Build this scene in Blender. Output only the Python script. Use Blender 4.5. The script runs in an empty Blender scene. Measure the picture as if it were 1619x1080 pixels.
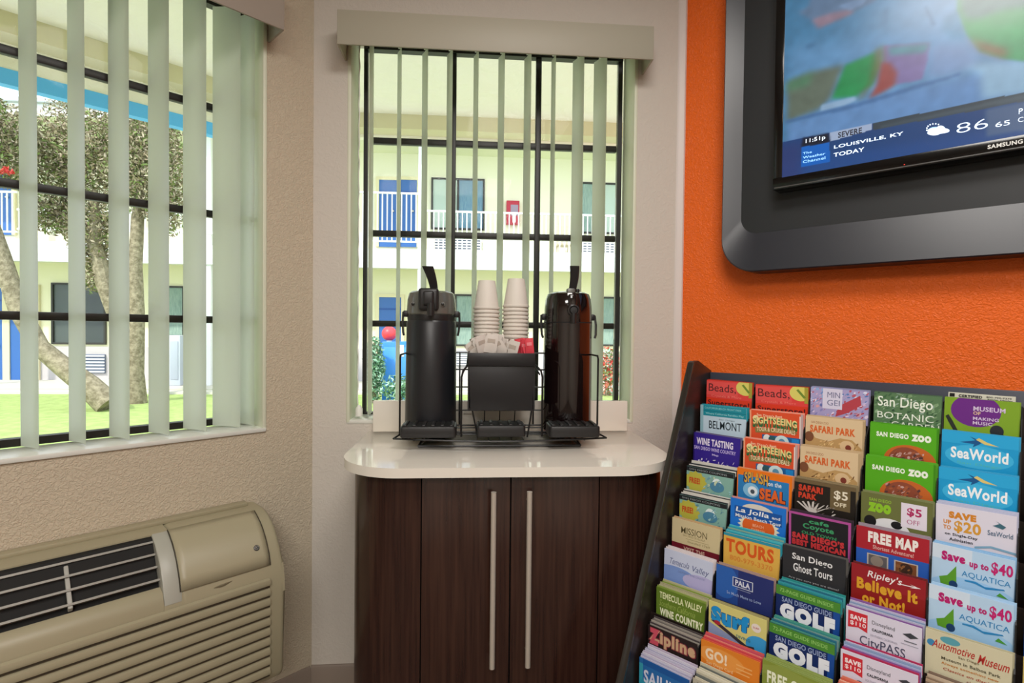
import bpy, bmesh, math, random
import numpy as np
from mathutils import Vector, Matrix
random.seed(7)
sc = bpy.context.scene
# ---------------------------------------------------------------- camera
FPX, PITCH, ROLL, EYE = 849., .0187, .0107, 1.165
cF = np.array([0, math.cos(PITCH), -math.sin(PITCH)])
_R = np.array([1., 0, 0]); _U = np.array([0, math.sin(PITCH), math.cos(PITCH)])
cR = _R*math.cos(ROLL) + _U*math.sin(ROLL); cU = _U*math.cos(ROLL) - _R*math.sin(ROLL)
cam_d = bpy.data.cameras.new('camera'); cam = bpy.data.objects.new('camera', cam_d)
sc.collection.objects.link(cam)
cam_d.sensor_width = 36; cam_d.lens = FPX/1619*36; cam_d.clip_start = .02; cam_d.clip_end = 300
mw = Matrix.Identity(4)
for i in range(3):
    mw[i][0] = cR[i]; mw[i][1] = cU[i]; mw[i][2] = -cF[i]
mw[2][3] = EYE
cam.matrix_world = mw
sc.camera = cam
# ---------------------------------------------------------------- light and exposure
sc.view_settings.view_transform = 'Standard'; sc.view_settings.look = 'None'
sc.view_settings.gamma = 1; sc.view_settings.use_curve_mapping = False
sc.view_settings.exposure = 0.55
world = bpy.data.worlds.new('sky'); sc.world = world; world.use_nodes = True
wn = world.node_tree; wn.nodes.clear()
wo = wn.nodes.new('ShaderNodeOutputWorld'); wb = wn.nodes.new('ShaderNodeBackground')
wb.inputs[0].default_value = (.82, .91, 1, 1); wb.inputs[1].default_value = 1.7
wn.links.new(wb.outputs[0], wo.inputs[0])
def light(kind, name, loc, rot, energy, color=(1, 1, 1), size=1, size_y=None):
    d = bpy.data.lights.new(name, kind); d.energy = energy; d.color = color
    if kind == 'AREA':
        d.shape = 'RECTANGLE'; d.size = size; d.size_y = size_y or size
    if kind == 'SUN': d.angle = math.radians(1.5)
    o = bpy.data.objects.new(name, d); sc.collection.objects.link(o); o.location = loc; o.rotation_euler = rot
    return o
sun = light('SUN', 'sun', (0, 0, 20), (0, 0, 0), 2.6, (1, .96, .86))
sun.rotation_euler = Vector((.45, .85, -.95)).to_track_quat('-Z', 'Y').to_euler()
# unseen area lights, added under the lobby ceiling to brighten the room
light('AREA', 'fill_light_front', (.25, .35, 2.42), (0, 0, 0), 15, (1, .955, .90), .6, .6)
light('AREA', 'fill_light_mid', (-.2, -1.2, 2.42), (0, 0, 0), 34, (1, .955, .90), 1.2, .6)
light('AREA', 'fill_light_back', (.3, -2.4, 2.42), (0, 0, 0), 26, (1, .96, .91), 1.2, .6)
sc.cycles.max_bounces = 8; sc.cycles.diffuse_bounces = 5; sc.cycles.transparent_max_bounces = 16
sc.cycles.caustics_reflective = False; sc.cycles.caustics_refractive = False
sc.cycles.sample_clamp_indirect = 4
# ---------------------------------------------------------------- frames of the walls (u along, d off the wall into the room, z up)
CAM = np.array([0, 0, EYE])
class Frame:
    def __init__(s, O, ang):
        t = math.radians(ang); s.O = np.array([O[0], O[1], 0.])
        s.a = np.array([math.sin(t), math.cos(t), 0]); s.n = np.array([s.a[1], -s.a[0], 0])
        s.rz = math.atan2(s.a[1], s.a[0])
    def pt(s, u, d, z): return Vector(s.O + s.a*u + s.n*d + np.array([0, 0, z]))
    def uv(s, x, y, d=0):                                  # photo measurement -> place on the plane d off this wall
        v = cF + cR*(x-809.5)/FPX - cU*(y-540)/FPX
        P = CAM + v*(((s.O + s.n*d - CAM) @ s.n)/(v @ s.n)); return float((P-s.O) @ s.a), float(P[2])
def project(P):
    q = np.array(P) - CAM; w = q @ cF
    return 809.5 + FPX*(q @ cR)/w, 540 - FPX*(q @ cU)/w
M = Frame((-.59626, 1.60658), 85.7)          # narrow wall with the window over the coffee cabinet
L = Frame((-.59626, 1.60658), 43.67)         # left wall, u runs up to 0 at the corner
Rt = Frame((.53096, 1.69134), 133.6655)      # orange wall, u from 0 at its corner
MW = 1.1304
# ---------------------------------------------------------------- helpers
COL = sc.collection
ORD = ['first', 'second', 'third', 'fourth', 'fifth', 'sixth', 'seventh', 'eighth', 'ninth', 'tenth', 'eleventh', 'twelfth', 'thirteenth', 'fourteenth', 'fifteenth', 'sixteenth', 'seventeenth', 'eighteenth', 'nineteenth']
def lin(h):
    h = h.lstrip('#'); c = [int(h[i:i+2], 16)/255 for i in (0, 2, 4)]
    return tuple(x/12.92 if x <= .04045 else ((x+.055)/1.055)**2.4 for x in c) + (1,)
_m = {}
def mat(name, hexc='#808080', rough=.6, metal=0, spec=.5, bump=None, emis=None, coat=0, trans=0, sub=0, col2=None, nscale=20, stretch=None):
    if name in _m: return _m[name]
    m = bpy.data.materials.new(name); m.use_nodes = True; nt = m.node_tree; b = nt.nodes['Principled BSDF']
    b.inputs['Base Color'].default_value = lin(hexc); b.inputs['Roughness'].default_value = rough
    b.inputs['Metallic'].default_value = metal; b.inputs['Specular IOR Level'].default_value = spec
    b.inputs['Coat Weight'].default_value = coat
    if emis:
        b.inputs['Emission Color'].default_value = lin(hexc); b.inputs['Emission Strength'].default_value = emis
    tc = nt.nodes.new('ShaderNodeTexCoord'); src = tc.outputs['Object']
    if stretch:
        mp = nt.nodes.new('ShaderNodeMapping'); mp.inputs['Scale'].default_value = stretch
        nt.links.new(src, mp.inputs[0]); src = mp.outputs[0]
    if col2:
        n = nt.nodes.new('ShaderNodeTexNoise'); n.inputs['Scale'].default_value = nscale; n.inputs['Detail'].default_value = 6
        nt.links.new(src, n.inputs[0]); r = nt.nodes.new('ShaderNodeValToRGB')
        r.color_ramp.elements[0].position = .35; r.color_ramp.elements[1].position = .65
        r.color_ramp.elements[0].color = lin(hexc); r.color_ramp.elements[1].color = lin(col2)
        nt.links.new(n.outputs[0], r.inputs[0]); nt.links.new(r.outputs[0], b.inputs['Base Color'])
    if bump:                                               # (scale, strength, distance)
        n = nt.nodes.new('ShaderNodeTexNoise'); n.inputs['Scale'].default_value = bump[0]; n.inputs['Detail'].default_value = 4
        n.inputs['Distortion'].default_value = .8
        nt.links.new(src, n.inputs[0]); bp = nt.nodes.new('ShaderNodeBump')
        bp.inputs['Strength'].default_value = bump[1]; bp.inputs['Distance'].default_value = bump[2]
        nt.links.new(n.outputs[0], bp.inputs['Height']); nt.links.new(bp.outputs[0], b.inputs['Normal'])
    _m[name] = m; return m
def glass(name, tint='#ffffff', refl=.08):
    if name in _m: return _m[name]
    m = bpy.data.materials.new(name); m.use_nodes = True; nt = m.node_tree; nt.nodes.clear()
    o = nt.nodes.new('ShaderNodeOutputMaterial'); t = nt.nodes.new('ShaderNodeBsdfTransparent'); g = nt.nodes.new('ShaderNodeBsdfGlossy')
    mx = nt.nodes.new('ShaderNodeMixShader'); fr = nt.nodes.new('ShaderNodeFresnel'); fr.inputs[0].default_value = 1.10
    t.inputs[0].default_value = lin(tint); g.inputs['Roughness'].default_value = .02
    nt.links.new(fr.outputs[0], mx.inputs[0]); nt.links.new(t.outputs[0], mx.inputs[1]); nt.links.new(g.outputs[0], mx.inputs[2])
    nt.links.new(mx.outputs[0], o.inputs[0]); _m[name] = m; return m
def vane_mat(name, hexc, tr=.45):
    if name in _m: return _m[name]
    m = bpy.data.materials.new(name); m.use_nodes = True; nt = m.node_tree; nt.nodes.clear()
    o = nt.nodes.new('ShaderNodeOutputMaterial'); d = nt.nodes.new('ShaderNodeBsdfPrincipled'); t = nt.nodes.new('ShaderNodeBsdfTranslucent')
    d.inputs['Base Color'].default_value = lin(hexc); d.inputs['Roughness'].default_value = .38; t.inputs[0].default_value = lin(hexc)
    mx = nt.nodes.new('ShaderNodeMixShader'); mx.inputs[0].default_value = tr
    nt.links.new(d.outputs[0], mx.inputs[1]); nt.links.new(t.outputs[0], mx.inputs[2]); nt.links.new(mx.outputs[0], o.inputs[0])
    _m[name] = m; return m
def stucco(name, hexc, scale=55, strength=.5, rough=.7, dist=.004, spec=.3):
    if name in _m: return _m[name]
    m = mat(name, hexc, rough, spec=spec); nt = m.node_tree; b = nt.nodes['Principled BSDF']
    tc = nt.nodes.new('ShaderNodeTexCoord')
    n = nt.nodes.new('ShaderNodeTexNoise'); n.inputs['Scale'].default_value = scale; n.inputs['Detail'].default_value = 3; n.inputs['Distortion'].default_value = 1.4
    v = nt.nodes.new('ShaderNodeTexNoise'); v.inputs['Scale'].default_value = scale*2.7; v.inputs['Detail'].default_value = 2
    r = nt.nodes.new('ShaderNodeValToRGB'); r.color_ramp.elements[0].position = .42; r.color_ramp.elements[1].position = .62
    ad = nt.nodes.new('ShaderNodeMath'); ad.operation = 'MULTIPLY_ADD'; ad.inputs[1].default_value = .35
    nt.links.new(tc.outputs['Object'], n.inputs[0]); nt.links.new(tc.outputs['Object'], v.inputs[0]); nt.links.new(n.outputs[0], r.inputs[0])
    nt.links.new(v.outputs[0], ad.inputs[0]); nt.links.new(r.outputs[0], ad.inputs[2])
    bp = nt.nodes.new('ShaderNodeBump'); bp.inputs['Strength'].default_value = strength; bp.inputs['Distance'].default_value = dist
    nt.links.new(ad.outputs[0], bp.inputs['Height']); nt.links.new(bp.outputs[0], b.inputs['Normal'])
    return m
class MB:
    def __init__(s): s.bm = bmesh.new()
    def _merge(s, b2, mi=0):
        for f in b2.faces: f.material_index = mi
        me = bpy.data.meshes.new('t'); b2.to_mesh(me); b2.free(); s.bm.from_mesh(me); bpy.data.meshes.remove(me); return s
    def box(s, lo, hi, bev=0, seg=2, mi=0, rot=None):
        b = bmesh.new(); bmesh.ops.create_cube(b, size=1)
        c = [(lo[i]+hi[i])/2 for i in range(3)]; d = [hi[i]-lo[i] for i in range(3)]
        for v in b.verts:
            v.co = Vector([v.co[i]*d[i] for i in range(3)])
        if bev: bmesh.ops.bevel(b, geom=b.edges[:], offset=min(bev, min(abs(x) for x in d)*.49), segments=seg, affect='EDGES', profile=.5)
        if rot is not None: bmesh.ops.rotate(b, verts=b.verts, cent=(0, 0, 0), matrix=rot)
        bmesh.ops.translate(b, verts=b.verts, vec=c)
        return s._merge(b, mi)
    def prism(s, poly, z0, z1, axis='z', bev=0, mi=0, seg=2):
        # poly in (a,b); axis z: (x,y); axis y: (x,z) extruded in y ; axis x: (y,z) extruded in x
        b = bmesh.new(); f = {'z': lambda a, c, h: (a, c, h), 'y': lambda a, c, h: (a, h, c), 'x': lambda a, c, h: (h, a, c)}[axis]
        v0 = [b.verts.new(f(a, c, z0)) for a, c in poly]; v1 = [b.verts.new(f(a, c, z1)) for a, c in poly]
        n = len(poly); f0 = b.faces.new(v0[::-1]); f1 = b.faces.new(v1)
        for i in range(n): b.faces.new((v0[i], v0[(i+1) % n], v1[(i+1) % n], v1[i]))
        if bev: bmesh.ops.bevel(b, geom=[e for e in f0.edges]+[e for e in f1.edges], offset=bev, segments=seg, affect='EDGES', profile=.5)
        bmesh.ops.recalc_face_normals(b, faces=b.faces[:])
        return s._merge(b, mi)
    def lathe(s, prof, c=(0, 0, 0), n=32, mi=0, axis='z', cap=True):
        b = bmesh.new(); rings = []
        for r, h in prof:
            ring = []
            for k in range(n):
                t = 2*math.pi*k/n; x, y = r*math.cos(t), r*math.sin(t)
                p = (x, y, h) if axis == 'z' else ((x, h, y) if axis == 'y' else (h, x, y))
                ring.append(b.verts.new((p[0]+c[0], p[1]+c[1], p[2]+c[2])))
            rings.append(ring)
        for a, d in zip(rings, rings[1:]):
            for k in range(n): b.faces.new((a[k], a[(k+1) % n], d[(k+1) % n], d[k]))
        if cap: b.faces.new(rings[0][::-1]); b.faces.new(rings[-1])
        bmesh.ops.recalc_face_normals(b, faces=b.faces[:])
        return s._merge(b, mi)
    def tube(s, pts, r, n=8, mi=0, closed=False, radii=None):
        b = bmesh.new(); pts = [Vector(p) for p in pts]; N = len(pts); rings = []
        up = Vector((0, 0, 1)); pu = None
        for i, p in enumerate(pts):
            if closed: t = (pts[(i+1) % N]-pts[i-1]).normalized()
            else: t = (pts[min(i+1, N-1)]-pts[max(i-1, 0)]).normalized()
            if pu is None: pu = up if abs(t.z) < .9 else Vector((1, 0, 0))
            x = (pu - t*pu.dot(t)).normalized(); pu = x; y = t.cross(x); rr = radii[i] if radii else r
            rings.append([b.verts.new(p + (x*math.cos(2*math.pi*k/n) + y*math.sin(2*math.pi*k/n))*rr) for k in range(n)])
        for i in range(N if closed else N-1):
            a, d = rings[i], rings[(i+1) % N]
            for k in range(n): b.faces.new((a[k], a[(k+1) % n], d[(k+1) % n], d[k]))
        if not closed: b.faces.new(rings[0][::-1]); b.faces.new(rings[-1])
        bmesh.ops.recalc_face_normals(b, faces=b.faces[:])
        return s._merge(b, mi)
    def face(s, pts, mi=0):
        vs = [s.bm.verts.new(p) for p in pts]; f = s.bm.faces.new(vs); f.material_index = mi; return s
    def grid(s, rows, mi=0):
        V = [[s.bm.verts.new(p) for p in r] for r in rows]
        for a, b in zip(V, V[1:]):
            for i in range(len(a)-1):
                f = s.bm.faces.new((a[i], a[i+1], b[i+1], b[i])); f.material_index = mi
        return s
    def mesh(s, name, mats, smooth=True, ang=35):
        me = bpy.data.meshes.new(name); s.bm.to_mesh(me); s.bm.free()
        for m in (mats if isinstance(mats, (list, tuple)) else [mats]): me.materials.append(m)
        if smooth:
            me.shade_smooth(); me.set_sharp_from_angle(angle=math.radians(ang))
        return me
def part(name, mb, mats, parent=None, label=None, loc=None, rz=None, smooth=True, kind=None):
    me = mb.mesh(name, mats, smooth) if isinstance(mb, MB) else mb
    o = bpy.data.objects.new(name, me); COL.objects.link(o)
    if parent is not None: o.parent = parent
    if loc is not None: o.location = loc
    if rz is not None: o.rotation_euler = (0, 0, rz)
    if label: o['label'] = label
    if kind: o['kind'] = kind
    return o
def tag(o, label, cat, group=None, kind=None):
    o['label'] = label; o['category'] = cat
    if group: o['group'] = group
    if kind: o['kind'] = kind
    return o
def thing(name, label, cat, loc=(0, 0, 0), rz=0, group=None, kind=None):
    o = bpy.data.objects.new(name, None); o.empty_display_size = .05; COL.objects.link(o)
    o.location = loc; o.rotation_euler = (0, 0, rz); return tag(o, label, cat, group, kind)
def inframe(o, fr, u=0, d=0, z=0):
    o.location = fr.pt(u, d, z); o.rotation_euler = (0, 0, fr.rz); return o
# in a frame object the local axes are x = u, y = -d, z
_tx = {}
def text_polys(s, bold=0.0):
    k = (s, bold)
    if k in _tx: return _tx[k]
    cu = bpy.data.curves.new('t', 'FONT'); cu.body = s; cu.resolution_u = 3; cu.offset = bold; cu.space_character = 1+max(bold, 0)*2.6
    o = bpy.data.objects.new('t', cu); COL.objects.link(o)
    me = o.to_mesh(); vs = [(v.co.x, v.co.y) for v in me.vertices]; fs = [tuple(p.vertices) for p in me.polygons]
    o.to_mesh_clear(); bpy.data.objects.remove(o); bpy.data.curves.remove(cu)
    if not vs: vs = [(0, 0), (1, 0), (1, 1)]; fs = [(0, 1, 2)]
    x0 = min(v[0] for v in vs); x1 = max(v[0] for v in vs); y0 = min(v[1] for v in vs); y1 = max(v[1] for v in vs)
    vs = [((x-x0)/max(x1-x0, 1e-6), (y-y0)/max(y1-y0, 1e-6)) for x, y in vs]
    _tx[k] = (vs, fs); return _tx[k]
def add_text(mb, s, x0, z0, x1, z1, y, mi=0, bold=.012, shear=0, arc=0):
    vs, fs = text_polys(s, bold)
    V = [mb.bm.verts.new((x0+(x1-x0)*a+shear*(z1-z0)*b, y, z0+(z1-z0)*b+arc*(1-(2*a-1)**2))) for a, b in vs]
    for f in fs:
        try:
            q = mb.bm.faces.new([V[i] for i in f]); q.material_index = mi
        except ValueError: pass
def rrect(x0, z0, x1, z1, r, n=6, corners=(1, 1, 1, 1)):   # bl, br, tr, tl
    out = []
    for (cx, cz, a0, on) in ((x0, z0, 180, corners[0]), (x1, z0, 270, corners[1]), (x1, z1, 0, corners[2]), (x0, z1, 90, corners[3])):
        if not on: out.append((cx, cz)); continue
        ox = cx + (r if cx == x0 else -r); oz = cz + (r if cz == z0 else -r)
        for k in range(n+1):
            t = math.radians(a0 + 90*k/n); out.append((ox+r*math.cos(t), oz+r*math.sin(t)))
    return out
# ---------------------------------------------------------------- room shell
W_LEFT = stucco('cream_stucco_paint', '#c6b9a3', 120, .5, .75, .003)
W_MID = stucco('pale_plaster_paint', '#cdc6bc', 60, .18, .6, .003)
W_ORG = stucco('orange_stucco_paint', '#f2690f', 120, .5, .5, .003, .5)
W_PLAIN = mat('white_paint', '#d6d0c5', .7)
ZC = 2.5
def wall_with_hole(name, fr, u0, u1, h, m, label, th=.16):
    mb = MB(); hu0, hz0, hu1, hz1 = h
    us = [u0, hu0, hu1, u1]; zs = [-.0, hz0, hz1, ZC]
    for i in range(3):
        for j in range(3):
            if i == 1 and j == 1: continue
            for y in (0, th):
                mb.face([(us[i], y, zs[j]), (us[i+1], y, zs[j]), (us[i+1], y, zs[j+1]), (us[i], y, zs[j+1])])
    mb.face([(hu0, 0, hz0), (hu0, th, hz0), (hu0, th, hz1), (hu0, 0, hz1)])
    mb.face([(hu1, 0, hz0), (hu1, th, hz0), (hu1, th, hz1), (hu1, 0, hz1)])
    mb.face([(hu0, 0, hz0), (hu1, 0, hz0), (hu1, th, hz0), (hu0, th, hz0)])
    mb.face([(hu0, 0, hz1), (hu1, 0, hz1), (hu1, th, hz1), (hu0, th, hz1)])
    o = part(name, mb, m, smooth=False); inframe(o, fr); tag(o, label, 'wall', kind='structure'); return o
LU0 = -4.0
HM = (.100, .885, .980, 2.085); HL = (-1.75, .880, -.137, 2.085)
wall_with_hole('wall_middle', M, 0, MW, HM, W_MID, 'narrow pale wall between left wall and orange wall, with window over coffee cabinet')
wall_with_hole('wall_left', L, LU0, 0, HL, W_LEFT, 'cream textured wall on the left with wide window over the air conditioner')
mb = MB().box((0, 0, 0), (4.0, .12, ZC)); o = part('wall_right', mb, W_ORG, smooth=False); inframe(o, Rt)
tag(o, 'bright orange textured wall behind the television and brochure rack', 'wall', kind='structure')
pa = M.pt(0, 0, 0); pb = M.pt(MW, 0, 0); pe = Rt.pt(4, 0, 0); ph = L.pt(LU0, 0, 0)
k = (pe-ph).dot(Vector(Rt.a)); pg = ph + Vector(Rt.a)*k
floor_poly = [(p.x, p.y) for p in (pa, pb, pe, pg, ph)]
for nm, p, q in (('wall_back', pe, pg), ('wall_back_left', pg, ph)):
    mb = MB().face([p, q, q+Vector((0, 0, ZC)), p+Vector((0, 0, ZC))]); o = part(nm, mb, W_PLAIN, smooth=False)
    tag(o, 'plain off-white wall behind the viewer' if nm == 'wall_back' else 'plain off-white wall behind and left of the viewer', 'wall', kind='structure')
mb = MB().face([(x, y, 0) for x, y in floor_poly])
tag(part('floor', mb, mat('grey_brown_carpet', '#6f6255', .95, bump=(300, .4, .003), col2='#5d5248', nscale=120), smooth=False), 'grey brown carpet floor of the lobby', 'floor', kind='structure')
mb = MB().face([(x, y, ZC) for x, y in floor_poly])
tag(part('ceiling', mb, mat('ceiling_paint', '#d8d4cc', .9), smooth=False), 'flat white lobby ceiling', 'ceiling', kind='structure')
# unseen roof slab, added over the lobby to keep sun and sky out
cen = Vector((sum(x for x, y in floor_poly)/5, sum(y for x, y in floor_poly)/5, 0))
mb = MB(); mb.prism([(cen.x+(x-cen.x)*1.02, cen.y+(y-cen.y)*1.02) for x, y in floor_poly], ZC+.01, ZC+.25)
tag(part('sky_block_slab', mb, W_PLAIN, smooth=False), 'unseen flat roof slab added over the lobby to block sun and sky', 'roof', kind='structure')
# baseboards: cove base in brown grey rubber
BB = mat('taupe_rubber_base', '#85776b', .55)
mb = MB().prism([(0, 0), (-.012, 0), (-.010, .02), (-.008, .143), (-.004, .15), (0, .15)], 0.0, .19, axis='x')
o = part('baseboard_middle', mb, BB); inframe(o, M); tag(o, 'taupe cove base on the narrow wall left of the coffee cabinet', 'baseboard', kind='structure')
mb = MB().prism([(0, 0), (-.012, 0), (-.010, .02), (-.008, .143), (-.004, .15), (0, .15)], LU0, -.006, axis='x')
o = part('baseboard_left', mb, BB); inframe(o, L); tag(o, 'taupe cove base along the left wall under the air conditioner', 'baseboard', kind='structure')
# narrow pale raised strip between the narrow wall and the orange wall
mb = MB().prism([(1.107, 0), (1.112, -.004), (1.128, -.007), (MW+.003, -.004), (MW+.003, 0)], 0, ZC, axis='z')
o = part('trim_1', mb, mat('pale_corner_strip', '#d9cfca', .45)); inframe(o, M); tag(o, 'pale rounded corner strip beside the orange wall', 'trim', kind='structure')
# window sills (painted reveal boards) in the recesses
SILL = mat('white_gloss_paint', '#dcdcd4', .3)
mb = MB().box((HL[0], -.006, HL[1]-.004), (HL[2], .118, HL[1]+.008), .003)
o = part('trim_2', mb, SILL); inframe(o, L); tag(o, 'white painted sill board of the wide left window', 'window sill', kind='structure')
mb = MB().box((HM[0], -.002, HM[1]-.004), (HM[2], .118, HM[1]+.008), .003)
o = part('trim_3', mb, SILL); inframe(o, M); tag(o, 'white painted sill board of the window over the coffee cabinet', 'window sill', kind='structure')
# side reveal liners, pale green-white
REV = mat('pale_green_white_paint', '#d9dcc6', .5)
for fr, hh, nm, lb in ((M, HM, 'trim_4', 'window over the coffee cabinet'), (L, HL, 'trim_5', 'wide left window')):
    mb = MB().box((hh[0]-.001, -.003, hh[1]), (hh[0]+.010, .118, hh[3]), .003).box((hh[2]-.010, -.003, hh[1]), (hh[2]+.001, .118, hh[3]), .003)
    o = part(nm, mb, REV); inframe(o, fr); tag(o, 'pale side jamb boards lining the recess of the '+lb, 'trim', kind='structure')
# ---------------------------------------------------------------- windows: dark aluminium frame, muntins, panes
FRM = mat('dark_bronze_aluminium', '#17150f', .45)
GL = glass('window_glass')
def window(name, fr, u0, u1, z0, z1, vs, hs, label, w=.018):
    t = thing(name, label, 'window', kind='structure'); inframe(t, fr); y0, y1 = .112, .138
    f = MB(); f.box((u0-w/2, y0+.01, z0-w), (u0+w*.2, y1, z1+w)); f.box((u1-w*.3, y0+.005, z0-w), (u1+w/2, y1, z1+w))
    f.box((u0, y0, z0-w/2), (u1, y1, z0+w/2)); f.box((u0, y0, z1-w/2), (u1, y1, z1+w/2))
    # fill strip between frame and masonry
    part('window_frame', f, FRM, t, smooth=False)
    for v in vs: part('muntin', MB().box((v-w/2, y0+.003, z0+w/2), (v+w/2, y1-.003, z1-w/2), .002), FRM, t)
    for h in hs: part('muntin', MB().box((u0+w/2, y0+.004, h-w*.55), (u1-w/2, y1-.004, h+w*.55), .002), FRM, t)
    xs = [u0]+list(vs)+[u1]; zs = [z0]+list(hs)+[z1]
    for a, b in zip(xs, xs[1:]):
        for c, d in zip(zs, zs[1:]):
            part('pane', MB().box((a+w/2-.002, .1235, c+w/2-.002), (b-w/2+.002, .1265, d-w/2+.002)), GL, t, smooth=False)
    return t
window('window_1', L, -1.74, -.147, .900, 2.073, (-1.42, -1.10, -.785, -.4625), (1.189, 1.486, 1.783), 'wide left window with dark muntins behind open vertical blinds')
window('window_2', M, .131, .957, .890, 2.070, (.4085, .686), (1.186, 1.477, 1.774), 'window over the coffee cabinet with dark muntins behind vertical blinds')
# ---------------------------------------------------------------- vertical blinds
VM = vane_mat('vane_vinyl', '#dbe1d4', .46)
def solve_phi(fr, u, d, z, wpx, W=.089, lim=86, start=0):
    best = None
    for k in range(start, lim*2):
        ph = math.radians(k/2)
        dx, dy = math.sin(ph)*W/2, math.cos(ph)*W/2
        a = project(fr.pt(u-dx, d-dy, z))[0]; b = project(fr.pt(u+dx, d+dy, z))[0]
        e = abs(abs(b-a)-wpx)
        if best is None or e < best[0]-1e-6: best = (e, ph)
    return best[1]
def vane(parent, u, d, z0, z1, phi, W=.089, curve=.006):
    mb = MB(); n = 6; rows = []
    for z in (z0, z1):
        r = []
        for i in range(n+1):
            s = -1+2*i/n; c = curve*(1-s*s)
            du = math.sin(phi)*s*W/2 + math.cos(phi)*c; dd = math.cos(phi)*s*W/2 - math.sin(phi)*c
            r.append((u+du, -(d+dd), z))
        rows.append(r)
    mb.grid(rows)
    return part('vane', mb, VM, parent)
def carriers(parent, us, z, d):
    for u in us:
        part('vane_carrier', MB().box((u-.004, -d-.006, z-.006), (u+.004, -d+.006, z+.022), .001), mat('white_plastic', '#e4e4dc', .4), parent)
WHP = mat('white_plastic', '#e4e4dc', .4)
t = thing('vertical_blind', 'open off-white vertical blind over the coffee cabinet window, under a flat valance', 'blind'); inframe(t, M)
DV = -.055
for a, b, q in ((583, 589.5, 1), (627, 633, 1), (666, 675, 1), (705, 714, 1), (747, 754.5, 1), (786, 796, 1), (826.5, 838, 1), (869.5, 876, 1), (903, 921, 1), (936, 957, 1)):
    u, _ = M.uv((a+b)/2, 300, DV)
    vane(t, u, DV, .905, 2.045, solve_phi(M, u, DV, 1.55, b-a)); carriers(t, [u], 2.045, DV)
for u, p in ():
    vane(t, u, DV+.01, .905, 2.045, math.radians(p))
part('headrail', MB().box((.112, -DV-.02, 2.066), (.968, -DV+.02, 2.084), .002), WHP, t)
# valance standing proud of the wall
VAL = mat('valance_vinyl', '#aca796', .5)
mb = MB().box((.090, -.095, 1.965), (.998, -.089, 2.062), .002).box((.090, -.092, 1.965), (.096, 0, 2.062), .001).box((.992, -.092, 1.965), (.998, 0, 2.062), .001)
mb.box((.096, -.088, 2.056), (.992, 0, 2.062), .001)
part('valance', mb, VAL, t)
c = []
for k in range(40): c.append((.129+.0015*math.sin(k*2.5), .02, 2.05-k*.0293))
part('bead_chain', MB().tube(c, .0016, 6), WHP, t)
part('cord_weight', MB().lathe([(.004, .9), (.011, .902), (.011, .925), (.004, .935)], (.133, .02, 0), 12), WHP, t)
t = thing('vertical_blind', 'open pale vertical blind with wide tilted vanes over the left window', 'blind'); inframe(t, L)
for a, b in ((30, 59), (107, 134), (171, 204), (234, 267), (289, 326), (336, 380)):
    u, _ = L.uv((a+b)/2, 300, DV)
    vane(t, u, DV, .893, 2.05, solve_phi(L, u, DV, 1.55, b-a), curve=.007); carriers(t, [u], 2.05, DV)
for a, b in ((377, 402), (399, 421)):
    u, _ = L.uv((a+b)/2, 300, DV+.01)
    vane(t, u, DV+.012, .893, 2.05, solve_phi(L, u, DV, 1.55, b-a)*.9, curve=.009)
for i in range(8):
    u = -.72-.083*i; vane(t, u, DV, .893, 2.05, math.radians(16), curve=.007); carriers(t, [u], 2.05, DV)
part('headrail', MB().box((-1.72, -DV-.02, 2.066), (-.15, -DV+.02, 2.084), .002), WHP, t)
VAL2 = mat('valance_vinyl_tan', '#a0968a', .5)
mb = MB().box((-1.80, -.095, 1.962), (-.128, -.089, 2.10), .002).box((-.134, -.092, 1.962), (-.128, 0, 2.10), .001).box((-1.80, -.088, 2.094), (-.134, 0, 2.10), .001)
part('valance', mb, VAL2, t)
# ---------------------------------------------------------------- air conditioner under the left window
ACM = mat('beige_ac_plastic', '#9d957b', .42); ACD = mat('ac_dark_cavity', '#0d0c0a', .8); ACL = mat('ac_louver_plastic', '#9c9a92', .4)
ac = thing('air_conditioner', 'beige wall air conditioner with slanted top grille and ribbed front, under left window', 'air conditioner'); inframe(ac, L)
U0, U1 = -1.235, -.165
prof = [(0, .686), (.06, .685), (.085, .680), (.11, .668), (.135, .650), (.155, .628), (.172, .600), (.183, .570), (.190, .535), (.192, .50)]
def prof_at(t):       # t 0..len-1
    i = min(int(t), len(prof)-2); f = t-i; return (prof[i][0]*(1-f)+prof[i+1][0]*f, prof[i][1]*(1-f)+prof[i+1][1]*f)
# recess of the grille
Ga, Gb = -1.10, -.425
full = [(-d, z) for d, z in prof] + [(-.192, .30), (-.185, .285), (0, .285)]
mb = MB(); mb.prism(full, Gb+.03, U1, axis='x', bev=.012, seg=4)
part('control_housing', mb, ACM, ac)
low = [(0, .686), (-.06, .685), (-.078, .682), (-.078, .60), (-.17, .535), (-.1855, .556), (-.190, .535), (-.192, .50), (-.192, .30), (-.185, .285), (0, .285)]
part('cabinet_shell', MB().prism(low, U0, Gb+.03, axis='x'), ACM, ac)
part('grille_cavity', MB().prism([(-.079, .679), (-.079, .585), (-.172, .527), (-.1765, .532), (-.088, .676)], Ga, Gb-.004, axis='x'), ACD, ac)
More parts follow.
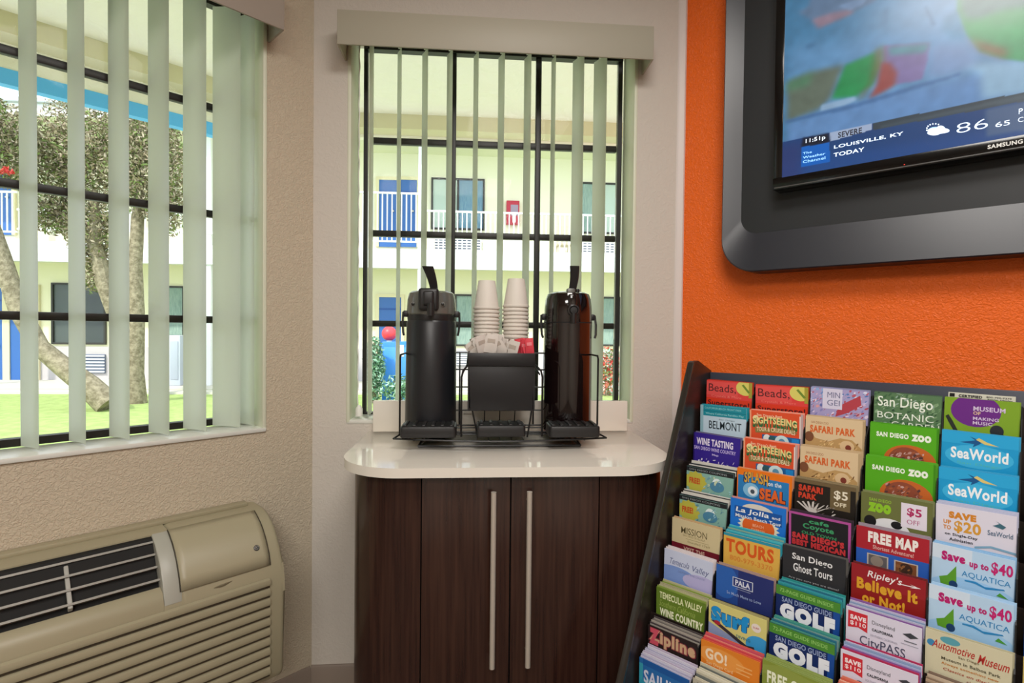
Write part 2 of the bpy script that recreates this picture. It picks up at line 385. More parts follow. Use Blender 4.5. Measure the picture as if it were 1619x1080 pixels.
# upper lip, end cheek, lower deck
part('grille_cheek', MB().prism([(-.078, .683), (-.086, .681), (-.11, .669), (-.136, .651), (-.156, .629), (-.173, .601), (-.184, .571), (-.187, .553), (-.165, .535), (-.078, .585)], Gb-.004, Gb+.032, axis='x', bev=.003), mat('ac_cheek', '#a3a297', .4), ac)
part('grille_deck', MB().prism([(-.1765, .556), (-.152, .583), (-.158, .587), (-.176, .580), (-.187, .562), (-.190, .535), (-.17, .53)], U0+.01, Gb-.004, axis='x', bev=.001), ACM, ac)
for k in range(4):
    q = k/3.; y = -(.092+.058*q); z = .667-.068*q
    part('grille_bar', MB().prism([(y-.006, z+.002), (y-.004, z+.006), (y+.012, z-.004), (y+.010, z-.007)], Ga, Gb-.004, axis='x', bev=.0008), ACL, ac)
for u in (-.585, -.745, -.905):
    part('grille_divider', MB().prism([(-.084, .676), (-.158, .596), (-.153, .588), (-.080, .668)], u-.004, u+.004, axis='x', bev=.001), ACL, ac)
# front ribs (slats)
for k in range(10):
    z = .5365-.0248*k
    part('front_rib', MB().prism([(-.191, z+.008), (-.198, z+.005), (-.2005, z-.003), (-.199, z-.0085), (-.191, z-.0095)], U0+.02, -.203, axis='x', bev=.0008), ACM, ac)
    part('rib_shadow_gap', MB().box((U0+.02, -.1935, z-.0155), (-.203, -.1915, z-.0105)), mat('ac_gap', '#4b4335', .8), ac)
# control door: thin raised shell following the curve
dm = MB(); rows = []
pts = [(.078, .684), (.095, .6765), (.118, .664), (.138, .648), (.157, .6265), (.174, .5985), (.1835, .572)]
for d, z in pts: rows.append([(u, -(d+.0012), z+.0016) for u in (-.395, -.38, -.25, -.212, -.200)])
dm.grid(rows); o = part('control_door', dm, mat('ac_door', '#9f977d', .4), ac); mo = o.modifiers.new('t', 'SOLIDIFY'); mo.thickness = .0015; mo.offset = 0
for uu in (-.397, -.198): part('door_gap', MB().tube([(uu, -(d+.0015), z+.0012) for d, z in pts], .0011, 5), mat('ac_line', '#3c3529', .8), ac)
o = part('badge', MB().lathe([(.007, 0), (.007, .0015), (.0055, .0022)], (0, 0, 0), 20), mat('badge_dark', '#3a3a3a', .4), ac, 'small round dark badge')
o.location = (-.225, -.1655, .6180); o.rotation_euler = (math.radians(57), 0, 0)
bm2 = MB(); bm2.tube([(math.cos(t)*.0048, math.sin(t)*.0048, .0026) for t in np.linspace(0, 2*math.pi, 20)[:-1]], .0006, 5, closed=True)
for t0 in (0, 1.57, 3.14, 4.71): bm2.tube([(0, 0, .0026), (.004*math.cos(t0+.4), .004*math.sin(t0+.4), .0026)], .0007, 5)
part('badge_mark', bm2, mat('badge_silver', '#b5b5b0', .3, .8), o)
nm = MB(); nm.tube([(-.31+.052*s, -(.1855-.004*abs(s)), .5655-.006*(1-s*s)+.004*s) for s in np.linspace(-.5, .5, 9)], .0022, 6, radii=[.0004, .0012, .002, .0026, .0028, .0026, .002, .0012, .0004])
part('finger_notch', nm, mat('ac_notch', '#6a604b', .5), ac)
part('wall_flange', MB().box((U0+.03, -.03, .684), (U1-.03, -.001, .695), .003), ACM, ac)
# ---------------------------------------------------------------- coffee cabinet and worktop
WEN = mat('wenge_laminate', '#2b1814', .2, spec=.5, col2='#3c261e', nscale=9, stretch=(14, 14, .5))
DRK = mat('black_gap', '#050404', .8)
CU0, CU1, CD, CR = .192, .955, .425, .125
CTOP = .838
cab = thing('coffee_cabinet', 'dark brown wood cabinet with rounded front corners under the white worktop', 'cabinet'); inframe(cab, M)
def arc(cx, cy, r, a0, a1, n=10): return [(cx+r*math.cos(math.radians(a0+(a1-a0)*k/n)), cy+r*math.sin(math.radians(a0+(a1-a0)*k/n))) for k in range(n+1)]
inner = [(CU0+.02, -.001)] + arc(CU0+CR, -(CD-CR), CR-.02, 180, 270) + arc(CU1-CR, -(CD-CR), CR-.02, 270, 360) + [(CU1-.02, -.001)]
part('carcass', MB().prism(inner, .1, CTOP-.002, axis='z'), DRK, cab)
part('toe_kick', MB().prism([(x*.94+.573*.06, y*.90) for x, y in inner], .0, .1, axis='z'), DRK, cab)
def shell(poly_out, poly_in): return poly_out + poly_in[::-1]
lo = [(CU0, -.001)] + arc(CU0+CR, -(CD-CR), CR, 180, 270, 12) + [(.3625, -CD)]
li = [(CU0+.018, -.001)] + arc(CU0+CR, -(CD-CR), CR-.018, 180, 270, 12) + [(.3625, -CD+.018)]
part('curved_side_panel', MB().prism(shell(lo, li), .1, CTOP-.004, axis='z'), WEN, cab)
ro = [(.7745, -CD)] + arc(CU1-CR, -(CD-CR), CR, 270, 360, 12) + [(CU1, -.001)]
ri = [(.7745, -CD+.018)] + arc(CU1-CR, -(CD-CR), CR-.018, 270, 360, 12) + [(CU1-.018, -.001)]
part('curved_side_panel', MB().prism(shell(ro, ri), .1, CTOP-.004, axis='z'), WEN, cab)
STL = mat('brushed_steel', '#cfc6ba', .33, .45)
for a, b, hx in ((.3652, .5655, .5265), (.5685, .7718, .607)):
    d = part('door', MB().box((a, -CD-.001, .103), (b, -CD+.018, CTOP-.006), .001), WEN, cab)
    h = MB().tube([(hx, -.4555, .408), (hx, -.4555, .806)], .0062, 14)
    for z in (.435, .78): h.tube([(hx, -CD, z), (hx, -.4555, z)], .004, 8)
    part('handle', h, STL, d)
CT = mat('white_solid_surface', '#e4ded3', .09, spec=.6)
TU0, TU1, TD = .167, .972, .452
wt = thing('worktop', 'glossy white worktop with rounded front corners and low backsplash on the brown cabinet', 'worktop'); inframe(wt, M)
R2 = .15
tp = [(TU0, -.001)] + arc(TU0+R2, -(TD-R2), R2, 180, 270, 16) + arc(TU1-R2, -(TD-R2), R2, 270, 360, 16) + [(TU1, -.001)]
part('top_slab', MB().prism(tp, CTOP, .86, axis='z', bev=.003), CT, wt)
part('backsplash', MB().box((.182, -.021, .8605), (.957, -.001, .9535), .0015), CT, wt)
# ---------------------------------------------------------------- airpot rack
BLK = mat('black_wire_enamel', '#100f0f', .35); BPL = mat('black_plastic', '#1b1a1b', .42); BMT = mat('black_satin', '#18181b', .38)
rk = thing('airpot_rack', 'black wire serving rack holding two airpots, with three drip trays, on the white worktop', 'rack'); inframe(rk, M)
def wire(pts, r=.0024, closed=False, name='wire'): return part(name, MB().tube(pts, r, 8, closed=closed), BLK, rk)
zc = .8632
wire([(.338, -.238, zc), (.766, -.238, zc), (.745, -.06, zc), (.360, -.06, zc)], .003, True, 'base_wire')
for u in (.360, .745): wire([(u, -.06, zc), (u, -.06, .8835)], .0026, name='base_post')
for u, v in ((.338, .35), (.766, .754)): wire([(u, -.238, zc), (v, -.20, .8835)], .0026, name='base_post')
front = [(.277, -.262, .888)] + [(.277+.553*s, -.262-.030*math.sin(math.pi*s), .888-.002*math.sin(math.pi*s)) for s in np.linspace(.04, .96, 19)] + [(.830, -.262, .888)]
wire(front, .0026, name='front_wire')
wire([(.277, -.262, .888), (.292, -.235, .895), (.292, -.06, .8865), (.813, -.06, .8865), (.813, -.235, .895), (.830, -.262, .888)], .0024, name='rim_wire')
for y in (-.10, -.165, -.20): wire([(.292, y, .8865), (.813, y, .8865)], .002, name='cross_wire')
for u in (.33, .395, .49, .52, .55, .58, .61, .71, .77): wire([(u, -.055, .884), (u, -.268, .884)], .0017, name='platform_wire')
# side hoops
def hoop(u, ztop, yf, yb, r=.0026): wire([(u, yf, .89), (u, yf, ztop-.008), (u, yf+.008, ztop), (u, yb, ztop)], r, name='side_hoop')
hoop(.2895, 1.101, -.235, -.052); hoop(.8115, 1.102, -.235, -.052)
for a, b in ((.449, 1), (.661, -1)):
    wire([(a, -.245, .889), (a, -.245, 1.045), (a+.004*b, -.245, 1.062), (a+.016*b, -.235, 1.075), (a+.022*b, -.2, 1.082)], .0026, name='inner_hoop')
for z in (1.101, 1.051, .999, .93): wire([(.2895, -.052, z), (.8115, -.052, z)], .0022, name='back_wire')
for u in (.2895, .8115, .44, .66): wire([(u, -.052, .8865), (u, -.052, 1.101)], .0022, name='back_post')
for b, u0 in ((1, .450), (-1, .659)):
    wire([(u0, -.2, 1.049), (u0+.012*b, -.16, 1.072), (u0+.004*b+.010*b, -.06, 1.101)], .0022, name='brace_wire')
# condiment bin legs
for u0, u1 in ((.478, .492), (.634, .622)): wire([(u0, -.236, .955), (u1, -.25, .888)], .0022, name='bin_leg')
for u in (.51, .55, .59): wire([(u, -.235, .955), (u, -.20, .888)], .0015, name='bin_leg')
def tray(u0, u1, z0, z1):
    y0, y1 = -.285, -.205
    poly = rrect(u0, y0, u1, y1, .008, 4)
    o = part('drip_tray', MB().prism(poly, z0, z1, axis='z', bev=.004), BPL, rk)
    n = int((u1-u0)/.022)
    for i in range(n):
        c = u0+(u1-u0)*(i+.5)/n
        part('tray_rib', MB().box((c-.0045, y0+.006, z1-.001), (c+.0045, y1-.006, z1+.004), .0015, 2), BPL, o)
    part('tray_grille', MB().box((u0+.005, y0+.004, z1-.0005), (u1-.005, y1-.004, z1+.0006)), mat('tray_dark', '#060606', .6), o, smooth=False)
tray(.296, .437, .893, .922); tray(.489, .614, .895, .924); tray(.676, .808, .893, .922)
# ---------------------------------------------------------------- condiment bin
bn = thing('condiment_bin', 'black bin for packets and cups in the middle of the wire rack', 'bin'); inframe(bn, M)
def tap(x0, x1, xa, xb, y0, y1, z0, z1, mb, t=.003):
    # tapered open wall panel (front)
    mb.prism([(xa, z0), (xb, z0), (x1, z1), (x0, z1)], y0, y1, axis='y', bev=.001)
f = MB(); tap(.468, .641, .472, .636, -.238, -.232, .956, 1.078, f); part('lower_front', f, BMT, bn)
f = MB(); f.box((.465, -.245, 1.074), (.642, -.238, 1.108), .002); part('upper_front', f, BMT, bn)
part('side_panel', MB().prism([(-.238, .956), (-.09, .956), (-.09, 1.125), (-.238, 1.105)], .465, .469, axis='x'), BMT, bn)
part('side_panel', MB().prism([(-.238, .956), (-.09, .956), (-.09, 1.125), (-.238, 1.105)], .638, .642, axis='x'), BMT, bn)
part('back_panel', MB().box((.465, -.092, .956), (.642, -.088, 1.125)), BMT, bn)
part('bin_floor', MB().box((.469, -.232, .957), (.638, -.092, .962)), BMT, bn)
part('packet_shelf', MB().box((.469, -.232, 1.078), (.638, -.168, 1.081)), BMT, bn)
part('cup_shelf', MB().box((.469, -.164, 1.090), (.638, -.092, 1.094)), BMT, bn)
part('divider', MB().box((.469, -.168, 1.078), (.638, -.164, 1.112)), BMT, bn)
part('divider', MB().box((.582, -.232, 1.081), (.585, -.168, 1.105)), BMT, bn)
# ---------------------------------------------------------------- cups
FOAM = mat('foam_white', '#d9d2c8', .6, bump=(900, .15, .001))
def cup_mesh():
    mb = MB()
    mb.lathe([(.0235, .0795), (.0236, .080), (.0238, .0797), (.0350, .006), (.0372, .0055), (.0378, .003), (.0372, 0), (.0345, 0), (.0335, .004), (.0225, .0775)], n=36)
    return mb.mesh('foam_cup', FOAM, True, 40)
cm = cup_mesh()
for (px, top, side) in ((769.5, 1.307, 'left'), (815.5, 1.3135, 'right')):
    u, _ = M.uv(px, 480, .128); n = 13
    for i in range(n):
        o = bpy.data.objects.new('foam_cup', cm); COL.objects.link(o)
        z = top-.080-.0108*i
        if z < 1.094: bpy.data.objects.remove(o); break
        inframe(o, M, u+random.uniform(-.0006, .0006), .128, z)
        if i == 0: tag(o, 'topmost white foam cup, upside down, of the %s cup stack' % side, 'cup', 'foam cups stacked behind the packets')
        else: tag(o, '%s white foam cup from the top of the %s cup stack' % (ORD[i], side), 'cup', 'foam cups nested in the %s stack' % side)
# ---------------------------------------------------------------- packets
def packet_mesh(name, m, m2, w=.045, h=.060):
    mb = MB(); rows = []
    for j in range(7):
        z = h*j/6; r = []
        for i in range(6):
            x = -w/2+w*i/5; b = .0028*math.sin(math.pi*j/6)*math.sin(math.pi*i/5)
            r.append((x, -b, z))
        rows.append(r)
    mb.grid(rows); mb.grid([[(x, -2*0+ -y, z) for x, y, z in r] for r in rows])
    mb.face([(-w*.3, -.0030, h*.55), (w*.3, -.0030, h*.55), (w*.3, -.0028, h*.75), (-w*.3, -.0028, h*.75)], 1)
    return mb.mesh(name, [m, m2])
PW = packet_mesh('sugar', mat('packet_cream', '#d2cac2', .6), mat('packet_grey_print', '#b3a69a', .6), .034, .05)
PR = packet_mesh('sweet', mat('packet_pink_red', '#d8404e', .5), mat('packet_white_print', '#e88088', .6), .022, .044)
for i in range(18):
    o = bpy.data.objects.new('sugar_packet', PW); COL.objects.link(o)
    inframe(o, M, .487+.0052*i+random.uniform(-.002, .002), .176+.046*((i*7) % 10)/10, 1.0885+random.uniform(0, .008)+.014*math.sin(math.pi*i/17))
    o.rotation_euler = (random.uniform(-.25, .2), random.uniform(-.75, .75), M.rz+random.uniform(-.5, .5))
    tag(o, '%s cream sugar packet from the left in the heap in the black bin' % ORD[i], 'packet', 'cream packets in the bin')
for i in range(12):
    o = bpy.data.objects.new('sweetener_packet', PR); COL.objects.link(o)
    inframe(o, M, .600+.0058*(i % 6)+random.uniform(-.001, .001), .176+.008*(i % 6)+.012*(i//6), 1.088+(i//6)*.012+.002*(i % 3))
    o.rotation_euler = (random.uniform(-.25, .2), random.uniform(-.2, .2), M.rz+random.uniform(-.5, .5))
    tag(o, '%s red sweetener packet from the left, %s row of the black bin' % (ORD[i % 6], 'back' if i > 5 else 'front'), 'packet', 'red packets in the bin')
# ---------------------------------------------------------------- airpots
GLB = mat('gloss_black_shell', '#150c0c', .09, coat=.6); SMK = mat('smoky_grey_plastic', '#5c5c57', .22, coat=.3)
POTB = mat('matte_black_shell', '#1b1c20', .36)
def lever(mb, x0, z0, x1, z1, w0, w1, y0=-.10, y1=-.13):
    n = 8; rows_f = []
    for i in range(n+1):
        s = i/n; x = x0+(x1-x0)*s+.003*math.sin(math.pi*s); z = z0+(z1-z0)*s; y = y0+(y1-y0)*s; w = (w0+(w1-w0)*s)/2; t = .007-.003*s
        rows_f.append([(x-w, y, z), (x-w*.8, y-t*.5, z), (x+w*.8, y-t*.5, z), (x+w, y, z), (x+w*.8, y+t, z), (x-w*.8, y+t, z), (x-w, y, z)])
    mb.grid(rows_f); mb.face([p for p in rows_f[-1][:-1]]); mb.face([p for p in rows_f[0][:-1]][::-1]); return mb
a1 = thing('airpot', 'matte black airpot with smoky grey lid, on the left of the wire rack', 'airpot'); inframe(a1, M, .3615, .13, .8862)
part('body', MB().lathe([(.066, 0), (.0705, .003), (.0715, .012), (.0700, .15), (.0685, .300), (.0660, .306), (.060, .308)], n=48), POTB, a1)
part('collar', MB().lathe([(.061, .304), (.0655, .306), (.0665, .313), (.0655, .322), (.062, .324)], n=40), BPL, a1)
lid = MB(); lid.lathe([(.0655, .322), (.0680, .325), (.0685, .335), (.0665, .365), (.0620, .382), (.055, .387), (.0, .388)], n=40, cap=False); part('lid', lid, SMK, a1)
o = part('pump_head', MB().box((-.030, -.080, .332), (.024, -.030, .392), .008, 3).box((-.017, -.088, .345), (.012, -.07, .384), .006, 3), BPL, a1)
part('spout', MB().lathe([(.009, .318), (.010, .33), (.0095, .352)], (.004, -.083, 0), 16), BPL, a1)
for x in (-.046, .034):
    q = part('lid_screw', MB().lathe([(.0045, 0), (.0045, .004), (.003, .0045)], (0, 0, 0), 12), mat('screw_dark', '#0c0c0c', .3), a1); q.location = (x, -.0515 if x < 0 else -.060, .350); q.rotation_euler = (1.57, 0, 0)
    q = part('screw_highlight_ring', MB().lathe([(.0062, 0), (.0062, .0025)], (0, 0, 0), 14), mat('screw_ring', '#77756f', .3, .4), a1); q.location = (x, -.0500 if x < 0 else -.0585, .350); q.rotation_euler = (1.57, 0, 0)
part('lever', lever(MB(), .012, .375, -.006, .450, .018, .030, -.045, -.072), BPL, a1)
part('lever_hinge', MB().box((.002, -.055, .372), (.022, -.03, .392), .004), mat('hinge_grey', '#8b8a80', .3), a1)
for s in (-1, 1):
    part('ear', MB().box((s*.070-.008, -.012, .316), (s*.070+.008, .012, .334), .004), BPL, a1)
    part('carry_handle', MB().tube([(s*.0775, -.002, .33), (s*.0785, -.01, .30), (s*.0760, -.016, .275), (s*.0740, -.018, .265)], .003, 8), BPL, a1)
a2 = thing('airpot', 'glossy black-brown airpot with round spout cap, on the right of the wire rack', 'airpot'); inframe(a2, M, .7475, .13, .8862)
part('body', MB().lathe([(.064, 0), (.0685, .003), (.0695, .012), (.0690, .15), (.0680, .305), (.0680, .3052)], n=64), GLB, a2)
part('lid', MB().lathe([(.0676, .3054), (.0680, .307), (.0670, .345), (.0640, .372), (.0585, .386), (.048, .391), (0, .392)], n=64, cap=False), GLB, a2)
part('lid_seam', MB().lathe([(.0680, .3035), (.0684, .3045), (.0684, .3062), (.0680, .307)], n=48, cap=False), DRK, a2)
part('spout_housing', MB().box((-.012, -.073, .325), (.012, -.055, .383), .006, 3), GLB, a2)
q = part('spout_ring', MB().lathe([(.0165, 0), (.0172, .004), (.0160, .010), (.0125, .012), (.011, .009)], n=28, cap=False), mat('ring_satin', '#33302f', .25), a2); q.location = (.002, -.066, .338); q.rotation_euler = (1.57, 0, 0)
q = part('spout_cap', MB().lathe([(.011, 0), (.0112, .010), (.009, .0125), (0, .013)], n=24, cap=False), BPL, a2); q.location = (.002, -.066, .338); q.rotation_euler = (1.57, 0, 0)
part('spout', MB().lathe([(.007, .302), (.008, .312), (.008, .33)], (.002, -.074, 0), 16), BPL, a2)
part('lever', lever(MB(), .002, .386, .006, .460, .020, .027, -.040, -.060), BPL, a2)
part('lever_hinge', MB().box((-.012, -.052, .380), (.010, -.03, .400), .004), mat('hinge_chrome', '#6a6a66', .4, .3), a2)
part('lid_button', MB().lathe([(.007, .388), (.007, .397), (.005, .399)], (.020, -.03, 0), 14), BPL, a2)
for s in (-1, 1):
    part('ear', MB().box((s*.0695-.007, -.012, .312), (s*.0695+.007, .012, .330), .004), BPL, a2)
    part('carry_handle', MB().tube([(s*.0765, -.002, .326), (s*.0785, -.012, .30), (s*.0770, -.018, .272), (s*.0735, -.02, .262)], .0032, 8), BPL, a2)
# ---------------------------------------------------------------- television in its grey surround
SG1 = mat('surround_grey', '#2b2d34', .34); SG2 = mat('surround_dark_grey', '#25282b', .42)
def loft(mb, A, B, ya, yb, mi=0):
    va = [mb.bm.verts.new((x, ya, z)) for x, z in A]; vb = [mb.bm.verts.new((x, yb, z)) for x, z in B]; n = len(va)
    for i in range(n):
        f = mb.bm.faces.new((va[i], va[(i+1) % n], vb[(i+1) % n], vb[i])); f.material_index = mi
    return va, vb
tvs = thing('tv_surround', 'large grey rounded surround panel on the orange wall around the television', 'wall panel'); inframe(tvs, Rt)
SU0, SU1, SZ0, SZ1 = .1545, 1.407, 1.335, 2.30
def ringpoly(u0, z0, u1, z1, r, n=10): return rrect(u0, z0, u1, z1, r, n)
i1 = ringpoly(.2, 1.4435, 1.361, 2.2, .045)
ob = MB(); off = ringpoly(SU0, SZ0, SU1, SZ1, .095)
loft(ob, off, off, -.001, -.072); loft(ob, off, ringpoly(SU0+.003, SZ0+.003, SU1-.003, SZ1-.003, .093), -.072, -.075)
part('outer_frame', ob, SG1, tvs)
mb = MB(); loft(mb, ringpoly(SU0+.003, SZ0+.003, SU1-.003, SZ1-.003, .093), i1, -.075, -.0505)
part('bevelled_ring', mb, SG1, tvs)
part('inner_panel', MB().prism(i1, -.0508, -.030, axis='y'), SG2, tvs)
tv = thing('television', 'flat television showing a weather programme, set in the grey surround on the orange wall', 'television'); inframe(tv, Rt)
VU0, VU1, VZ0, VZ1 = .300, 1.255, 1.541, 2.105
part('tv_body', MB().box((VU0, -.101, VZ0), (VU1, -.0515, VZ1), .003), mat('gloss_black_bezel', '#0a0a0b', .15), tv)
bz = MB()
for lo_, hi_ in (((VU0, -.104, VZ0), (VU1, -.100, 1.570)), ((VU0, -.104, 2.083), (VU1, -.100, VZ1)), ((VU0, -.104, 1.570), (.3215, -.100, 2.083)), ((1.2335, -.104, 1.570), (VU1, -.100, 2.083))): bz.box(lo_, hi_, .001)
part('bezel', bz, mat('gloss_black_bezel'), tv)
part('bezel_trim_line', MB().box((VU0+.004, -.1048, VZ0+.003), (VU1-.004, -.1038, VZ0+.0055)), mat('bezel_edge', '#6b6b6b', .25, .5), tv)
part('power_light', MB().lathe([(.0012, 0), (.0012, .0012)], n=8), mat('red_led', '#c03020', .4, emis=1.5), tv, loc=(.580, -.105, 1.549))
SX0, SX1, SZa, SZb = .3215, 1.2335, 1.570, 2.083
DS = .1015
def pxs(pts, scale, ox, oy): return [Rt.uv(ox+x/scale, oy+y/scale, DS) for x, y in pts]
GW, GH = 440, 246
gx = np.linspace(SX0, SX1, GW); gz = np.linspace(SZa, SZb, GH); XX, ZZ = np.meshgrid(gx, gz)
def rgb(h): h = h.lstrip('#'); return np.array([int(h[i:i+2], 16)/255 for i in (0, 2, 4)])
def inpoly(P):
    ins = np.zeros(XX.shape, bool); n = len(P)
    for i in range(n):
        x1, z1 = P[i]; x2, z2 = P[(i+1) % n]
        c = ((z1 > ZZ) != (z2 > ZZ)) & (XX < (x2-x1)*(ZZ-z1)/((z2-z1) or 1e-9)+x1); ins ^= c
    return ins.astype(float)
def blur(a, k):
    for ax in (0, 1):
        for _ in range(2):
            p = np.pad(a, [(k, k) if i == ax else (0, 0) for i in range(a.ndim)], mode='edge')
            cs = np.cumsum(p, axis=ax); cs = np.insert(cs, 0, 0, axis=ax)
            a = (np.take(cs, range(2*k+1, cs.shape[ax]), axis=ax)-np.take(cs, range(0, cs.shape[ax]-2*k-1), axis=ax))/(2*k+1)
    return a
img = np.zeros(XX.shape+(3,)); gu = (XX-SX0)/(.85-SX0); gu = np.clip(gu, 0, 1)[..., None]
img[:] = rgb('#4a84ad')*(1-gu)+rgb('#7fb0de')*gu
def blob(pts, h, k=2, o=1., s=4.162, ox=1230, oy=0):
    global img
    m = blur(inpoly(pxs(pts, s, ox, oy)), k)[..., None]*o if k else inpoly(pxs(pts, s, ox, oy))[..., None]*o
    img = img*(1-m)+rgb(h)*m
blob([(60, 300), (600, 250), (1100, 150), (1200, 420), (700, 620), (60, 800)], '#6fa3d3', 8, .8)
blob([(700, 620), (1340, 480), (1700, 330), (1700, 900), (60, 1000), (60, 800)], '#6d9bd2', 4)
blob([(1200, 420), (1619, 395), (1750, 380), (1750, 600), (1345, 650), (1330, 480)], '#9cc6e6', 3)
blob([(130, 80), (200, 40), (240, -100), (700, -150), (650, 5), (560, 50), (440, 110), (270, 188), (220, 130)], '#6a86a8', 2)
blob([(220, 130), (330, 90), (480, 60), (500, 85), (270, 185)], '#9a8497', 2)
blob([(400, 40), (480, 10), (600, -40), (560, 30), (470, 70)], '#86a6cf', 1, .7)
blob([(1075, 190), (1100, 120), (1190, 60), (1240, 250), (1150, 260)], '#4f93bd', 2, .8)
blob([(1180, 60), (1190, -200), (1800, -300), (1800, 420), (1500, 390), (1330, 340), (1240, 220)], '#4fa870', 1)
blob([(1190, 20), (1200, -200), (1800, -300), (1800, 30), (1500, 60), (1300, 130), (1220, 120)], '#64818a', 3, .85)
blob([(1250, 240), (1330, 270), (1500, 320), (1510, 385), (1330, 335)], '#a5664f', 3, .85)
blob([(1230, 150), (1500, 180), (1619, 100), (1700, 240), (1500, 270), (1300, 220)], '#3fb06a', 4, .7)
blob([(690, 300), (1000, 278), (985, 400), (950, 520), (780, 560), (690, 420)], '#8a7bb2', 1)
blob([(720, 310), (1000, 282), (975, 345), (740, 365)], '#579aa6', 2, .9)
blob([(1010, 300), (1250, 290), (1330, 400), (1180, 480), (980, 520)], '#8ea5d6', 4, .6)
blob([(440, 430), (640, 345), (665, 430), (620, 560), (505, 640), (350, 650)], '#249a58', 2)
blob([(640, 330), (690, 300), (700, 400), (640, 520), (560, 640), (520, 660), (600, 540)], '#7c7a4a', 3, .8)
blob([(680, 410), (740, 415), (782, 480), (770, 560), (700, 600), (600, 650), (650, 560)], '#a5504f', 2)
blob([(60, 540), (200, 480), (430, 425), (340, 650), (265, 720), (60, 800)], '#6c7a6c', 3)
blob([(60, 540), (200, 490), (240, 480), (200, 560), (60, 600)], '#4f8f68', 4, .7)
blob([(285, 690), (510, 635), (520, 660), (430, 700), (280, 735)], '#9cc0e2', 1)
blob([(50, 790), (280, 735), (520, 680), (900, 560), (1200, 480), (1200, 495), (900, 590), (520, 705), (280, 760), (50, 815)], '#4b76ad', 1, .8)
blob([(960, 40), (975, 40), (1040, 165), (1020, 170)], '#3f6f9c', 1, .7)
blob([(700, 40), (730, 40), (715, 250), (700, 250)], '#4f84ad', 2, .6)
blob([(180, 290), (250, 280), (240, 305), (190, 320)], '#45719b', 2, .7)
nz = blur(np.random.RandomState(3).rand(GH, GW), 3); img *= (1+.35*(nz-nz.mean())[..., None]*2)
B2 = dict(s=4.0576, ox=1220, oy=140)
blob([(40, 350), (370, 283), (650, 222), (1619, 22), (2400, -140), (2400, 500), (40, 700)], '#1d4a86', 0, **B2)
blob([(40, 480), (700, 380), (1400, 270), (1619, 240), (2400, 140), (2400, 500), (40, 700)], '#22539a', 4, .8, **B2)
blob([(40, 370), (200, 340), (190, 700), (40, 700)], '#35407c', 5, .7, **B2)
blob([(650, 222), (1619, 22), (2400, -140), (2400, -75), (1619, 82), (650, 266)], '#3b4a55', 0, **B2)
blob([(700, 240), (1619, 40), (2400, -120), (2400, -95), (1619, 70), (700, 252)], '#5d6e79', 1, .6, **B2)
blob([(1375, 135), (1800, 48), (1800, 240), (1375, 310)], '#5e7498', 1, .8, **B2)
blob([(370, 283), (645, 225), (645, 264), (375, 340)], '#b4c6e6', 0, **B2)
blob([(200, 318), (366, 287), (372, 345), (190, 377)], '#101a30', 1, **B2)
blob([(190, 378), (370, 345), (376, 470), (190, 502)], '#0a6fd6', 0, **B2)
mb = MB(); mb.grid([[(x, -DS, z) for x in gx] for z in gz]); sm = bpy.data.materials.new('lit_screen'); sm.use_nodes = True
me = mb.mesh('screen', sm, False)
ca = me.color_attributes.new('screen_picture', 'FLOAT_COLOR', 'POINT')
im2 = np.clip(img, 0, 1); im2 = np.where(im2 <= .04045, im2/12.92, ((im2+.055)/1.055)**2.4)
ca.data.foreach_set('color', np.concatenate([im2, np.ones(XX.shape+(1,))], axis=2).reshape(-1).astype(np.float32))
nt = sm.node_tree; b = nt.nodes['Principled BSDF']; at = nt.nodes.new('ShaderNodeVertexColor'); at.layer_name = 'screen_picture'
b.inputs['Base Color'].default_value = (.01, .01, .01, 1); b.inputs['Roughness'].default_value = .25
nt.links.new(at.outputs[0], b.inputs['Emission Color']); b.inputs['Emission Strength'].default_value = .48
scr = part('screen', me, None, tv)
EW = mat('screen_white', '#d5e6fa', .5, emis=.6); ELB = mat('screen_light_blue', '#8cc4ff', .5, emis=.6); EDK = mat('screen_dark_text', '#141b33', .5)
def stext(s, x0, y0, x1, y1, m=0, mb=None, bold=.012, scl=4.0576, ox=1220, oy=140, d=DS+.0003):
    a = Rt.uv(ox+x0/scl, oy+y0/scl, d); c = Rt.uv(ox+x1/scl, oy+y1/scl, d)
    t_ = MB(); add_text(t_, s, a[0], a[1], c[0], c[1], -d, 0, bold); part('lettering', t_, [EW, ELB, EDK][m], scr, smooth=False)
tx = MB()
stext('LOUISVILLE, KY', 400, 390, 845, 275, 0, tx, .02); stext('TODAY', 397, 440, 595, 376, 0, tx, .02)
stext('11:51p', 218, 358, 345, 298, 0, tx, .01); stext('SEVERE', 425, 318, 580, 248, 2, tx, .03)
stext('The', 200, 424, 258, 398, 1, tx, .02); stext('Weather', 200, 452, 345, 408, 1, tx, .02); stext('Channel', 200, 480, 345, 434, 1, tx, .02)
stext('86', 1185, 290, 1390, 187, 0, tx, -.014); stext('65', 1435, 250, 1530, 200, 0, tx, 0)
stext('P', 1585, 165, 1612, 125, 0, tx, 0); stext('C', 1580, 218, 1616, 180, 0, tx, 0)
def sell(cx, cy, rx, ry, m, d):
    P = [Rt.uv(1220+(cx+rx*math.cos(t))/4.0576, 140+(cy+ry*math.sin(t))/4.0576, d) for t in np.linspace(0, 2*math.pi, 20)[:-1]]
    tx.face([(x, -d, z) for x, z in P], m)
sell(1055, 268, 50, 22, 1, DS+.0002); sell(1070, 270, 72, 20, 0, DS+.0003); sell(1040, 285, 42, 16, 0, DS+.0004); sell(1085, 258, 28, 20, 0, DS+.0005)
for k in range(7):
    t = math.pi*(.95+.12*k); sell(1045+50*math.cos(t), 262+36*math.sin(t), 5, 5, 0, DS+.0003)
part('weather_symbol', tx, [EW, ELB, EDK], scr, smooth=False)
